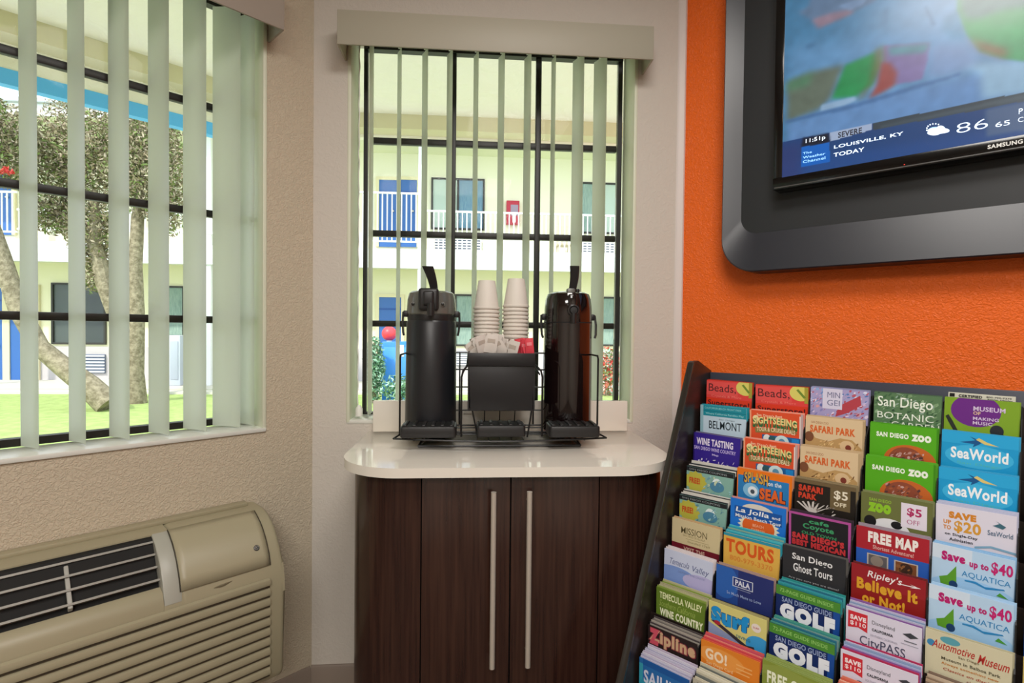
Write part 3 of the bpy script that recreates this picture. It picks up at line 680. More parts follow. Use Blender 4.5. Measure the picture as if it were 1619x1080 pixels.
lg = MB(); a = Rt.uv(1220+1385/4.0576, 140+390/4.0576, .1048); c = Rt.uv(1220+1612/4.0576, 140+324/4.0576, .1048)
add_text(lg, 'SAMSUNG', a[0], a[1], c[0], c[1], -.1048, 0, .03)
part('bezel_lettering', lg, mat('silver_print', '#e4e4e0', .4, 0), tv, smooth=False)
# ---------------------------------------------------------------- brochure rack
RKM = mat('black_brown_wood', '#1d1614', .35, col2='#261d1a', nscale=12, stretch=(3, 3, 30)); RKL = mat('rack_edge_satin', '#2b2622', .22); RKG = mat('rack_back_reflection', '#3b3f4c', .3)  # RKG: reflected light on the rack back, put into the colour as blue-grey
rack = thing('brochure_rack', 'dark wooden floor rack with stepped pockets of brochures, in front of the orange wall', 'rack'); inframe(rack, Rt)
TOPZ = [1.050, .991, .931, .870, .811, .751, .690, .629, .567, .507]
TIER = [(.286+.0342*i, TOPZ[i]) for i in range(10)]      # (d of the leaflets' front, z of their top)
CX = [.2125, .330, .447, .564, .6765, .792]; CWID = [.110, .112, .108, .108, .104, .106]
RU0, RU1 = .190, 1.02
def fd(z): return .343+.465*(1.095-z)
side = [(-.238, .03), (-.238, 1.070), (-.315, 1.098), (-.343, 1.095), (-fd(.20), .20), (-fd(.20), .03)]
for u in (RU0, RU1-.014): part('side_panel', MB().prism(side, u, u+.014, axis='x', bev=.002), RKM, rack)
for u in (RU0-.001, RU1-.015):
    P = [(-.345, 1.0935), (-fd(.20)-.003, .20), (-fd(.20)+.006, .20), (-.335, 1.0975)]
    part('edge_strip', MB().prism(P, u, u+.016, axis='x', bev=.001), RKL, rack)
part('back_panel', MB().box((RU0+.014, -.2475, .03), (RU1-.014, -.239, 1.0665), .001), RKG, rack)
part('base_plinth', MB().box((RU0+.014, -fd(.2)+.02, .03), (RU1-.014, -.25, .12)), RKM, rack)
for i, (d, z) in enumerate(TIER):
    m = MB(); m.box((RU0+.014, -(d+.004), z-.236), (RU1-.014, -(d-.0285), z-.231))
    part('pocket_shelf', m, RKM, rack, smooth=False)
    part('pocket_back', MB().box((RU0+.014, -(d-.0265), z-.231), (RU1-.014, -(d-.0285), z-.012)), RKM, rack, smooth=False)
for ui in range(6):
    u = CX[ui]+CWID[ui]+.0015 if ui < 5 else .905
    P = []
    for d, z in TIER: P += [(-(d-.026), z-.010), (-(d+.002), z-.030)]
    lower = [(-(TIER[-1][0]+.002), .30), (-.26, .30), (-.26, 1.03)]
    part('pocket_divider', MB().prism(P+lower, u, u+.002, axis='x'), mat('divider_black', '#0c0b0b', .5), rack, smooth=False)
# ---------------------------------------------------------------- brochures
def pm(h): return mat('print_'+h.lstrip('#'), h, .38, spec=.4)
HU = .060
def make_print(ops, w, seed=0):
    mats = []; mb = MB(); n = 0
    def mi(h):
        m = pm(h)
        if m not in mats: mats.append(m)
        return mats.index(m)
    def clip(P):                                           # keep every printed shape on the paper
        for ax, lim, sg in ((0, 0, 1), (0, w, -1), (1, 0, -1), (1, -.225, 1)):
            out = []
            for i in range(len(P)):
                a, b = P[i-1], P[i]; da, db = (a[ax]-lim)*sg, (b[ax]-lim)*sg
                if (da >= 0) != (db >= 0):
                    t = da/(da-db); out.append((a[0]+(b[0]-a[0])*t, a[1]+(b[1]-a[1])*t))
                if db >= 0: out.append(b)
            P = out
            if not P: break
        return P
    def poly(P, y, h):
        P = clip([(p[0], p[2]) for p in P])
        if len(P) > 2: mb.face([(a, y, b) for a, b in P], mi(h))
    for op in ops:
        n += 1; y = -.00006*n-.0002; k = op[0]
        X = lambda v: v*w
        Z = lambda v: -v*HU
        if k == 'r': _, a, b, c, d, h = op; poly([(X(a), y, Z(d)), (X(c), y, Z(d)), (X(c), y, Z(b)), (X(a), y, Z(b))], y, h)
        elif k == 'c': _, a, b, c, d, h = op; poly([(X(a+c*math.cos(t)), y, Z(b+d*math.sin(t))) for t in np.linspace(2*math.pi, 0, 25)[:-1]], y, h)
        elif k == 'p': poly([(X(a), y, Z(b)) for a, b in op[1]], y, op[2])
        elif k == 's':                                     # star burst
            _, a, b, c, d, np_, h = op; P = []
            for q in range(np_*2):
                rr = 1 if q % 2 == 0 else .84; t = math.pi*q/np_; P.append((X(a+c*rr*math.cos(t)), y, Z(b+d*rr*math.sin(t))))
            poly(P[::-1], y, h)
        elif k == 'n':                                     # speckle of small print shapes
            _, a, b, c, d, cnt, hs = op; rnd = random.Random(seed+n)
            for q in range(cnt):
                x = a+(c-a)*rnd.random(); z = b+(d-b)*rnd.random(); rx = .012+.03*rnd.random(); rz = .02+.05*rnd.random(); t0 = rnd.random()*3
                yy = y-.0000004*q
                poly([(X(x+rx*math.cos(t+t0)), yy, Z(z+rz*math.sin(t))) for t in (0, 1.3, 2.5, 3.8, 5)][::-1], yy, rnd.choice(hs))
        elif k == 't':
            s, a, b, c, d, h = op[1:7]; bold = op[7] if len(op) > 7 else .02; sh = op[8] if len(op) > 8 else 0; ar = op[9] if len(op) > 9 else 0
            add_text(mb, s, X(a), Z(d), X(c), Z(b), y, mi(h), bold, sh, ar*HU)
    return mb, mats
PAPER = mat('paper_white', '#cfc9c2', .7)
def stack(ci, ri, name, label, base, ops, behind=2, bcol=None, tops=None, dz=0., lift=.0008, gap=.0026, w=None, du=0, cat='brochure', yaw=0.):
    """one pocket: front leaflet (with its print) plus the leaflets behind it, each an object of its own"""
    w = w or CWID[ci]; d, z = TIER[ri]; u = CX[ci]+du; z += dz; rn = random.Random(ci*31+ri)
    a = rn.uniform(-.012, .012)+yaw
    fm = MB().box((0, 0, -.2285), (w, .0011, 0)).mesh('leaflet', pm(base), False)
    f = bpy.data.objects.new('brochure', fm); COL.objects.link(f); inframe(f, Rt, u, d, z); f.rotation_euler = (0, a, Rt.rz)
    tag(f, 'front '+label, cat, 'front brochures in the rack pockets')
    if ops:
        mb, mats = make_print(ops, w, ci*10+ri); part('cover_print', mb, mats, f, smooth=False)
    cols = tops or [bcol or base]
    col_w = ['first', 'second', 'third', 'fourth', 'fifth', 'sixth'][ci]; rw = ['top', 'second', 'third', 'fourth', 'fifth', 'sixth', 'seventh', 'eighth', 'ninth', 'tenth'][ri]
    ms = {}
    for k in range(1, behind+1):
        h = cols[(k-1) % len(cols)]
        if h not in ms: ms[h] = MB().box((0, 0, -.2285), (w, .0011, 0)).mesh('leaflet', pm(h), False)
        o = bpy.data.objects.new('brochure', ms[h]); COL.objects.link(o)
        inframe(o, Rt, u+rn.uniform(-.001, .0022)+.0006*k, d-gap*k, z+lift*k+rn.uniform(-.0008, .0012)); o.rotation_euler = (0, a+rn.uniform(-.004, .004), Rt.rz)
        tag(o, '%s brochure back from the front one, %s pocket down, %s column from the left' % (ORD[k-1], rw, col_w), cat, 'brochures behind, %s pocket of %s column' % (rw, col_w))
    return f
W_ = '#e9e9ee'; K_ = '#191517'
beads = lambda: [('r', 0, 0, 1, 1.3, '#dc4340'), ('r', 0, .72, 1, 1.3, '#d63a22'), ('r', 0, .05, .7, .6, '#e0524f'), ('c', .86, .22, .20, .30, '#d8cf6a'), ('r', .93, 0, 1, .6, '#a09a3c'),
         ('p', [(.78, .12), (.82, .08), (.96, .38), (.92, .42)], '#6d8a35'), ('t', 'Beads,', .05, .14, .66, .50, '#57262a', 0), ('t', 'Crystals & More', .12, .58, .78, .70, '#ee7f74', 0), ('t', 'Superstore!', .04, .80, .95, 1.08, '#4a1a1c', .02)]
def sights(): return [('r', 0, 0, 1, 1.3, '#d9502c'), ('r', 0, 0, .03, 1.3, '#e8a27e'), ('r', .955, 0, 1, 1.3, '#b9a2a2'), ('r', .935, .08, .955, 1.3, '#e6d6d0'), ('t', "San Diego's Best", .14, .10, .62, .22, '#f3cfae', .02, 0, -.02), ('c', .12, .30, .06, .12, '#f0d8a8'),
         ('t', 'SIGHTSEEING', .06, .28, .90, .66, '#2f6a3c', .06, 0, .06), ('t', 'SIGHTSEEING', .07, .26, .89, .52, '#e6d58e', .035, 0, .06), ('p', [(.1, .66), (.85, .58), (.9, .72), (.12, .84)], '#8d7a45'), ('t', 'TOUR & CRUISE DEALS', .14, .62, .86, .78, '#f2e2bd', .01, 0, .03),
         ('r', .25, .88, .955, 1.3, '#1f5f9a'), ('c', .34, 1.02, .07, .16, '#dfe6e6'), ('c', .44, 1.03, .07, .14, '#2d5a63'), ('c', .62, 1.08, .13, .24, '#c9e0e4'), ('c', .62, 1.08, .06, .12, '#5c93b4'), ('r', .80, .92, .93, 1.3, '#1f86cf')]
def safari(): return [('r', 0, 0, 1, 1.3, '#d8bf99'), ('r', .965, 0, 1, 1.3, '#b59c78'), ('t', 'SAN DIEGO ZOO', .10, .16, .40, .24, '#9c5a34', 0), ('t', 'SAFARI PARK', .08, .30, .85, .56, '#d4642e', .045), ('p', [(0, 1.3), (0, .62), (.1, .58), (.18, .75), (.4, .82), (.6, .66), (.8, .68), (.96, .95), (.96, 1.3)], '#bb9662'),
         ('c', .07, .72, .08, .18, '#7a4c33'), ('n', .2, .8, .9, 1.15, 40, ['#6f4a2c', '#e2c48b', '#8e6a3c', '#d9b27a']), ('c', .72, .92, .12, .20, '#d8b98f'), ('c', .74, .96, .05, .10, '#7d3a2f')]
def zoo(): return [('r', 0, 0, 1, 1.3, '#55a91f'), ('r', .97, 0, 1, 1.3, '#3f8a18'), ('t', 'SAN DIEGO', .10, .26, .58, .42, '#eef5e8', .05), ('t', 'ZOO', .62, .24, .90, .46, '#eef5e8', .10), ('c', .60, 1.12, .38, .52, '#c4652c'), ('c', .55, 1.12, .26, .44, '#8d4a35'),
         ('n', .32, .80, .82, 1.25, 60, ['#b98a83', '#6b4038', '#a65c3d', '#c9a5a0', '#5a3b3c'])]
def seaw(): return [('r', 0, 0, 1, 1.3, '#1c9ad2'), ('r', 0, 0, 1, .35, '#2aa6dc'), ('c', .5, .7, .45, .35, '#3db2e2'), ('p', [(.25, .30), (.45, .20), (.38, .10), (.56, .22), (.50, .32), (.42, .42), (.44, .32)], '#16568f'), ('p', [(.46, .18), (.50, .12), (.60, .22), (.76, .32), (.58, .30)], '#d9c578'),
         ('t', 'SeaWorld', .13, .46, .88, .80, '#f3f8fb', .03), ('t', 'San Diego', .22, .88, .80, .98, '#58c0c0', 0)]
def golf(): return [('r', 0, 0, 1, 1.3, '#152a63'), ('r', 0, .0, 1, .30, '#4c8a35'), ('r', .9, .3, 1, 1.3, '#1c4b9a'), ('t', '72-PAGE GUIDE INSIDE', .06, .08, .90, .20, '#8fc46a', .02), ('t', 'SAN DIEGO GUIDE', .10, .34, .88, .50, '#93a3c9', .02), ('t', 'GOLF', .07, .52, .93, 1.02, '#e8ecf6', .09)]
def aqua(): return [('r', 0, 0, 1, 1.3, '#b5d3ee'), ('r', 0, 0, .5, .4, '#cfdff0'), ('c', .5, 1.2, .55, .4, '#9cc8ee'), ('t', 'Save', .12, .16, .42, .42, '#b6216e', .07), ('t', 'up to', .47, .28, .70, .50, '#b6216e', .05), ('t', '$40', .73, .16, .98, .52, '#c0236f', .03),
         ('t', 'AQUATICA', .38, .60, .96, .78, '#2f86c0', 0), ('p', [(.42, .84), (.55, .82), (.66, .90), (.88, .84), (.90, .87), (.68, .96), (.54, .88), (.42, .88)], '#2f86c0'), ('p', [(.10, .92), (.20, .84), (.31, .52), (.32, 1.02), (.24, 1.12), (.12, 1.10)], '#5c9c2c'), ('c', .28, 1.06, .055, .11, '#22406b'), ('p', [(.80, 1.06), (.84, .96), (.94, 1.08)], '#4d9b3b')]
def citypass(): return [('r', 0, 0, 1, 1.3, '#d9d5e6'), ('r', .03, .10, .30, .52, '#cc2f3c'), ('p', [(.03, .52), (.30, .52), (.30, .62), (.17, .54), (.03, .60)], '#cc2f3c'), ('t', 'SAVE', .06, .20, .28, .34, '#f4e5e8', .06), ('t', '$110', .06, .38, .28, .52, '#f4e5e8', .02),
         ('t', 'Disneyland', .36, .20, .66, .34, '#45464e', 0), ('t', 'CALIFORNIA', .36, .42, .64, .50, '#2f3038', .05), ('p', [(.76, .30), (.86, .22), (.96, .30), (.86, .38)], '#3d4048'), ('r', .78, .46, .94, .49, '#70737d'), ('r', .74, .56, .96, .575, '#8d90a0'), ('t', 'SOUTHERN CALIFORNIA', .34, .60, .70, .66, '#9a9aaa', 0), ('t', 'CityPASS', .20, .72, .80, 1.06, '#4a4d66', 0)]
def freeb(): return [('r', 0, 0, 1, 1.3, '#86b3a8'), ('r', 0, .0, 1, .17, '#22262a'), ('t', 'SAN DIEGO COUPONS', .06, .05, .86, .12, '#9aa5a8', 0), ('s', .20, .55, .25, .42, 12, '#bdb84a'), ('t', 'FREE!', .06, .40, .30, .64, '#c4512a', .06), ('c', .66, .50, .10, .22, '#dfeef0'), ('c', .66, .60, .15, .20, '#4c86a6'), ('n', .38, .22, .95, .95, 28, ['#9ccad4', '#6c9fb0', '#c8d8b6', '#5f8f9a']), ('r', 0, .98, 1, 1.1, '#23302f')]
SP = stack
# ---- first column
SP(0, 0, 'b', 'red bead-shop leaflet with yellow circle, nearest the left rack side', '#d63a22', beads(), 2, '#b03322')
SP(0, 1, 'b', 'pale blue amusement park leaflet with teal top band and dark capitals', '#b9cfe0', [('r', 0, 0, 1, 1.3, '#bdd3e3'), ('r', 0, 0, .07, 1.3, '#8fb6c3'), ('r', .07, 0, 1, .42, '#1c8a9c'), ('t', 'CALIFORNIA BEACH FRONT PARK', .10, .06, .90, .14, '#8fd0d6', 0), ('r', .07, .21, 1, .23, '#0f6e80'), ('t', 'Where California Families Play', .12, .28, .95, .38, '#9ad6dc', .01), ('t', 'San Diego', .42, .50, .76, .56, '#6b7c88', 0), ('t', 'BELMONT', .20, .60, .90, .92, '#23303a', .004)], 3, '#1f93a3')
SP(0, 2, 'b', 'purple wine tasting leaflet with white lettering', '#32208a', [('r', 0, 0, 1, 1.3, '#35238c'), ('r', 0, 0, .03, 1.3, '#241563'), ('t', 'WINE TASTING', .07, .18, .86, .46, '#e5def2', .04), ('t', 'SAN DIEGO WINE COUNTRY', .02, .52, .92, .66, '#c6b8ea', .02), ('t', 'Map', .42, .74, .56, .84, '#c9bdec', .02), ('n', .05, .95, .9, 1.15, 14, ['#e5e0ee', '#c9c0dd'])], 2, '#6a6486', dz=-.003)
SP(0, 3, 'b', 'coupon booklet with yellow starburst, upper of two alike, under the purple leaflet', '#86b3a8', freeb(), 5, None, ['#23262a', '#d8d6cf', '#30343a', '#d2d0c8', '#cfccc4'], dz=-.018, lift=.0022, gap=.0036)
SP(0, 4, 'b', 'coupon booklet with yellow starburst, lower of two alike, above the cream leaflet', '#86b3a8', freeb(), 5, None, ['#30343a', '#d8d6cf', '#cfccc4'], dz=-.0195, lift=.0022, gap=.0036)
SP(0, 5, 'b', 'cream mission leaflet with maroon band', '#cfc29a', [('r', 0, 0, 1, 1.4, '#cdbf97'), ('t', 'MISSION', .20, .26, .74, .50, '#5a5134', .002), ('t', 'SAN DIEGO DE ALCALA', .24, .52, .70, .60, '#8a7d56', 0), ('r', .3, .66, .78, .675, '#9c8f66'), ('t', 'founded 1769', .34, .72, .80, .80, '#8a7d56', 0), ('r', 0, .90, 1, 1.6, '#6e1a2a'), ('t', 'VISIT THE', .26, .98, .70, 1.12, '#d8b8a8', .02), ('t', 'BIRTHPLACE OF', .12, 1.16, .86, 1.30, '#d8b8a8', .02)], 2, '#c3a37a', dz=-.004)
SP(0, 6, 'b', 'pale blue leaflet with handwritten-style script title', '#c6cfe8', [('r', 0, 0, 1, 1.3, '#c9d1ea'), ('c', .25, .95, .5, .4, '#7d9ad8'), ('c', .8, .9, .4, .3, '#b7b3e0'), ('t', 'Temecula', .10, .28, .52, .50, '#3f4a86', -.005, .25), ('t', 'Valley', .56, .32, .90, .60, '#3f4a86', -.005, .25), ('t', 'CALIFORNIA WINE COUNTRY', .3, .66, .86, .73, '#7482b4', 0)], 4, '#d9cfd2', dz=-.004, gap=.003)
SP(0, 7, 'b', 'green wine country booklet with white capitals', '#6f8a34', [('r', 0, 0, 1, 1.3, '#647f2c'), ('t', 'TEMECULA VALLEY', .07, .12, .94, .36, '#e3e8b8', .03), ('t', 'Southern California', .06, .42, .80, .64, '#9db35a', -.005, .2), ('t', 'WINE COUNTRY', .08, .70, .96, .98, '#eef0d2', .04)], 6, None, ['#8ba04a', '#b7b48c', '#b0ab88', '#a8a482'], dz=-.018, lift=.0018, gap=.0034)
SP(0, 8, 'b', 'dark leaflet with pink and cream zipline lettering', '#28201f', [('r', 0, 0, 1, 1.4, '#2a1f20'), ('t', 'Zipline', .01, .05, .98, .66, '#8c3040', .12), ('t', 'Zipline', .03, .07, .96, .64, '#c9a684', .05), ('t', 'Z', .03, .07, .24, .64, '#cf5568', .08), ('p', [(.3, .72), (.9, .86), (.95, .95), (.5, .86)], '#c7b08c'), ('r', .2, .98, 1, 1.5, '#8d2f3b'), ('t', 'CANOPY TOURS', .36, .98, .9, 1.10, '#dda9a8', .02)], 6, None, ['#9b948c', '#50484a', '#a9a198', '#7a7470'], dz=-.026, lift=.002, gap=.0034)
SP(0, 9, 'b', 'blue sailing leaflet in front of a thick white stack', '#1c5ea6', [('r', 0, 0, 1, 1.3, '#2a6cb0'), ('r', 0, .18, .08, 1.3, '#3aa0b8'), ('r', .08, 0, 1, .2, '#1f58a0'), ('c', .3, 1.0, .3, .4, '#2f95b4'), ('c', .75, 1.05, .4, .35, '#6a86c4'), ('t', 'SAILING', .10, .34, .95, .80, '#d4d8ee', .03), ('n', .1, .85, .9, 1.2, 12, ['#b8c6e6', '#7fb4cf'])], 8, None, ['#c5c3d8', '#b5b3cc', '#d2cfdc', '#c0b6cc'], dz=-.022, lift=.0024, gap=.0032)
# ---- second column
SP(1, 0, 'b', 'red bead-shop leaflet with yellow circle, second from the left rack side', '#d63a22', beads(), 2, '#b03322', dz=-.003)
SP(1, 1, 'b', 'orange sightseeing leaflet, upper of two alike', '#d9502c', sights(), 2, '#e59a86')
SP(1, 2, 'b', 'orange sightseeing leaflet, lower of two alike', '#d9502c', sights(), 2, '#e59a86')
SP(1, 3, 'b', 'orange and blue seal tour leaflet', '#e0761c', [('r', 0, 0, 1, 1.3, '#e8771a'), ('r', .02, .24, .95, 1.3, '#2a7cbc'), ('t', 'SPLASH', .12, .12, .60, .52, '#203a5c', .09, 0, .05), ('t', 'SPLASH', .14, .12, .58, .50, '#d9a43c', .03, 0, .05), ('t', 'on the', .58, .30, .82, .46, '#dfe9f0', .02), ('c', .27, .74, .15, .26, '#7fbbe0'), ('c', .30, .76, .09, .17, '#dfeaf2'), ('c', .30, .78, .04, .08, '#46525c'), ('t', 'SEAL', .42, .58, .90, 1.02, '#3a2432', .12), ('t', 'SEAL', .43, .58, .89, 1.0, '#e0662c', .05)], 2, '#d8966c')
SP(1, 4, 'b', 'bright blue beach tour leaflet with orange sun', '#1d6fce', [('r', 0, 0, 1, 1.3, '#1f74d4'), ('c', .50, .34, .30, .28, '#d6d2c8'), ('r', .08, .24, .93, .66, '#1a55a4'), ('s', .52, .86, .38, .52, 22, '#e3ddc4'), ('c', .52, .86, .29, .40, '#db6228'), ('r', .08, .30, .93, .62, '#1a55a4'), ('t', 'La Jolla', .10, .28, .70, .50, '#eef0f2', .02, .15), ('t', 'and', .76, .34, .90, .44, '#dfe4ea', .02), ('t', 'Mission Beach Tour', .10, .52, .92, .64, '#dfe4ea', .02), ('t', 'BEACH', .42, .76, .62, .86, '#f0b08c', .02), ('t', 'EXPRESS', .40, .92, .64, 1.0, '#f0b08c', .02)], 2, '#c98e8e')
SP(1, 5, 'b', 'yellow leaflet with big orange capitals and teal top edge', '#e2b14a', [('r', 0, 0, 1, 1.3, '#ddaf50'), ('r', 0, 0, 1, .10, '#2e93ab'), ('t', 'TOURS', .05, .18, .90, .66, '#d65a22', .04), ('t', '800-979-3370', .12, .74, .88, .92, '#d98a3c', .02)], 6, None, ['#2b9db8', '#55b8bf', '#2a86a6', '#86ab98'], dz=-.006, lift=.0018, gap=.0034)
SP(1, 6, 'b', 'dark blue leaflet with a boxed white name', '#24306e', [('r', 0, 0, 1, 1.3, '#29336f'), ('r', 0, 0, .4, 1.3, '#2a4a94'), ('c', .15, .5, .25, .6, '#2f62b4'), ('r', .30, .26, .66, .58, '#c8cede'), ('r', .315, .285, .645, .555, '#2d3a78'), ('t', 'PALA', .35, .33, .61, .52, '#d8dcec', .04), ('r', .36, .63, .62, .65, '#8c96bc'), ('t', 'So Much More to Love', .20, .80, .80, .90, '#9fb2dc', .01)], 3, '#a88e86', dz=-.003)
SP(1, 7, 'b', 'yellow surf leaflet with blue bubble lettering', '#d9d284', [('r', 0, 0, 1, 1.3, '#d5cd80'), ('c', .88, .95, .22, .34, '#3b9bd8'), ('p', [(0, .72), (.6, 1.04), (.7, 1.3), (0, 1.3)], '#8f9cc2'), ('t', 'Surf', .04, .12, .72, .70, '#1d5f8e', .14), ('t', 'Surf', .05, .12, .71, .68, '#2191d4', .07), ('c', .83, .36, .08, .14, '#e8ddd6'), ('t', 'SURF', .78, .33, .88, .39, '#b04a50', .02), ('p', [(.04, .64), (.14, .60), (.68, 1.04), (.80, 1.0), (.82, 1.12), (.60, 1.10)], '#38323a'), ('c', .16, .66, .06, .07, '#a82a3a'), ('t', 'DIVING', .50, .80, .74, .90, '#3d7a86', .02)], 3, '#a59b6a', dz=-.006)
SP(1, 8, 'b', 'orange city pass leaflet with white GO lettering', '#e0822a', [('r', 0, 0, 1, 1.3, '#e0832c'), ('c', .35, .4, .4, .3, '#e89a48'), ('t', 'GO!', .08, .20, .46, .56, '#f4ddc0', .04), ('t', 'San Diego Card', .10, .62, .56, .76, '#f0cf9c', .01), ('r', .62, .34, .88, .38, '#eeb26c'), ('r', .62, .46, .88, .50, '#eeb26c'), ('r', .62, .58, .84, .62, '#eeb26c')], 5, None, ['#d8604a', '#cf4c54', '#e08a78', '#c85468'], dz=-.010, lift=.0018, gap=.0034)
SP(1, 9, 'b', 'crumpled off-white newsprint guide at the bottom of the second column', '#bdb8a4', [('r', 0, 0, 1, 1.3, '#b8b3a2'), ('n', .02, .1, .98, .9, 90, ['#dcd8c8', '#2a2f33', '#8f9a96', '#d8d2bc', '#4a5456'])], 7, None, ['#d2cdb8', '#6d726e', '#c8c2ac', '#d9d4c2'], dz=-.012, lift=.003, gap=.0034, yaw=.02)
# ---- third column
SP(2, 0, 'b', 'lavender patterned museum leaflet with pale title box, top pocket', '#8f8fc4', [('r', 0, 0, 1, 1.3, '#a79fcb'), ('n', 0, 0, 1, .5, 90, ['#6f8fc9', '#d8b6cf', '#4f78b8', '#b85a6c', '#dcdcf0', '#8fb0dc']), ('n', 0, .4, 1, 1.1, 110, ['#cabfe4', '#b04a5a', '#5f6fae', '#d8a0a8', '#8a86c0', '#e2d4ea']), ('p', [(.45, .98), (.50, .60), (.66, .40), (.86, .16), (.88, .5), (.66, .8)], '#b3424e'), ('r', .22, .0, .56, .72, '#d6d2e8'), ('t', 'MIN', .30, .12, .52, .32, '#6a6c92', 0), ('t', 'GEI', .30, .40, .52, .60, '#6a6c92', 0)], 2, '#8f8fb4')
SP(2, 1, 'b', 'tan safari park leaflet with orange title, upper of two alike', '#d8bf99', safari(), 2, '#c3a985')
SP(2, 2, 'b', 'tan safari park leaflet with orange title, lower of two alike', '#d8bf99', safari(), 3, '#c3a985')
SP(2, 3, 'b', 'black safari park coupon with red title and 5 dollar flap', '#2a241e', [('r', 0, 0, 1, 1.3, '#231f1b'), ('r', 0, 0, 1, .12, '#6c5b40'), ('t', 'SAFARI', .07, .18, .48, .40, '#c9402a', .06), ('t', 'PARK', .07, .44, .38, .64, '#c9402a', .06), ('r', .60, .12, .92, .82, '#6b5c3f'), ('t', '$5', .66, .18, .88, .50, '#e8e0cc', .02), ('t', 'OFF', .66, .56, .86, .70, '#dcd2b8', .04)] + [('p', [(.28, 1.1), (.04+.09*i, .70+.03*abs(i-3)), (.07+.09*i, .68+.03*abs(i-3)), (.33, 1.1)], '#cfc9c4') for i in range(7)] + [('n', .3, .7, .7, 1.05, 16, ['#cfc9c4', '#8a8078'])], 3, '#8b7b5c')
SP(2, 4, 'b', 'black restaurant leaflet with magenta border and green and red lettering', '#a84a8e', [('r', 0, 0, 1, 1.3, '#b0509a'), ('r', .04, .07, .96, 1.3, '#1f1f25'), ('t', 'cafe', .34, .14, .66, .28, '#3f9a68', .03), ('t', 'Coyote', .24, .30, .74, .52, '#3f9a68', .03), ('t', 'OLD TOWN', .22, .56, .78, .66, '#3a8a5c', .03), ('t', "SAN DIEGO'S", .06, .66, .90, .86, '#c4383c', .07), ('t', 'BEST MEXICAN', .06, .88, .92, 1.08, '#c4383c', .07)], 3, '#3c2f3c', dz=-.001)
SP(2, 5, 'b', 'charcoal ghost tour leaflet with white lettering', '#2e2f33', [('r', 0, 0, 1, 1.3, '#2f3034'), ('t', 'San Diego', .16, .18, .80, .44, '#e6e6e8', .02), ('t', 'Ghost Tours', .18, .50, .80, .76, '#e6e6e8', .02), ('t', 'Are you sure you are alone?', .10, .96, .90, 1.04, '#a8a8ac', .01)], 2, '#5f5d5a')
SP(2, 6, 'b', 'navy and green golf guide, upper of two alike', '#152a63', golf(), 5, None, ['#2f8f8f', '#3a9aa8', '#2b6f86', '#4aa5a8'], dz=-.006, lift=.0018, gap=.0034)
SP(2, 7, 'b', 'navy and green golf guide, lower of two alike', '#152a63', golf(), 5, None, ['#4f9a86', '#2b6f86', '#7a9a96', '#3f8f8a'], dz=-.006, lift=.0018, gap=.0034)
SP(2, 8, 'b', 'olive green free gift coupon with white capitals', '#8a9a44', [('r', 0, 0, 1, 1.3, '#86953e'), ('p', [(0, .16), (.3, -.02), (.7, .06), (1, .2), (1, .4), (0, .4)], '#8f9d4a'), ('t', 'FREE GIFT!', .08, .26, .80, .66, '#eef2d8', .04), ('t', 'gift', .84, .42, .99, .78, '#dfe8c4', 0), ('t', 'MUST PRESENT COUPON', .10, .74, .74, .84, '#dde3bc', .02), ('r', 0, .95, 1, 1.3, '#b08a3c'), ('r', .3, 1.0, .8, 1.3, '#b8502c')], 4, '#93a35a', gap=.0034, lift=.0015)
# ---- fourth column
SP(3, 0, 'b', 'green botanic garden leaflet with white lettering, top pocket', '#5f8060', [('r', 0, 0, 1, 1.3, '#587a56'), ('n', 0, 0, 1, 1.1, 160, ['#7a9a72', '#3f6444', '#8fae8a', '#2f5038', '#6f8f68', '#93aba0']), ('t', 'San Diego', .06, .12, .88, .56, '#e9efe4', .01), ('t', 'BOTANIC', .06, .64, .90, .86, '#e9efe4', 0), ('t', 'GARDEN', .28, .93, .98, 1.15, '#e2e9dc', 0)], 2, '#46614a')
SP(3, 1, 'b', 'bright green zoo leaflet with orange animal, upper of two alike', '#55a91f', zoo(), 2, '#4f9a20')
SP(3, 2, 'b', 'bright green zoo leaflet with orange animal, lower of two alike', '#55a91f', zoo(), 3, '#5aa82a')
SP(3, 3, 'b', 'olive zoo coupon with a white 5 dollar flap', '#67703f', [('r', 0, 0, 1, 1.3, '#6a7040'), ('t', 'SAN DIEGO', .12, .14, .44, .24, '#8fb83c', .03), ('t', 'ZOO', .10, .28, .44, .58, '#8cc42c', .14), ('c', .42, 1.12, .30, .42, '#dfe0e4'), ('c', .14, .88, .09, .18, '#1d1d1f'), ('c', .52, .86, .08, .12, '#1d1d1f'), ('r', .58, .12, .93, .86, '#e2dbe8'), ('t', '$5', .66, .24, .86, .52, '#b02a62', .03), ('t', 'OFF', .66, .60, .84, .74, '#b05a84', 0)], 3, '#7f8458', dz=-.003)
SP(3, 4, 'b', 'red and blue leaflet with white FREE MAP title and two pictures', '#a52431', [('r', 0, 0, 1, 1.4, '#a82532'), ('t', 'FREE MAP', .17, .10, .86, .44, '#efe9e6', .06), ('t', 'Shortest Adventure!', .24, .50, .80, .62, '#d8a8a4', .02), ('r', 0, .68, 1, 1.4, '#2a5bb4'), ('r', .16, .78, .46, 1.2, '#b9b0a8'), ('r', .18, .81, .44, 1.2, '#5f5c60'), ('c', .30, .98, .09, .16, '#8c8076'), ('r', .54, .80, .86, 1.2, '#b9b0a8'), ('r', .56, .83, .84, 1.2, '#7a4a2c'), ('c', .70, 1.0, .09, .16, '#3c2a22'), ('n', .58, .86, .82, 1.15, 14, ['#b07a48', '#4a3022', '#8c5c38'])], 3, '#9c8f9c', gap=.0034)
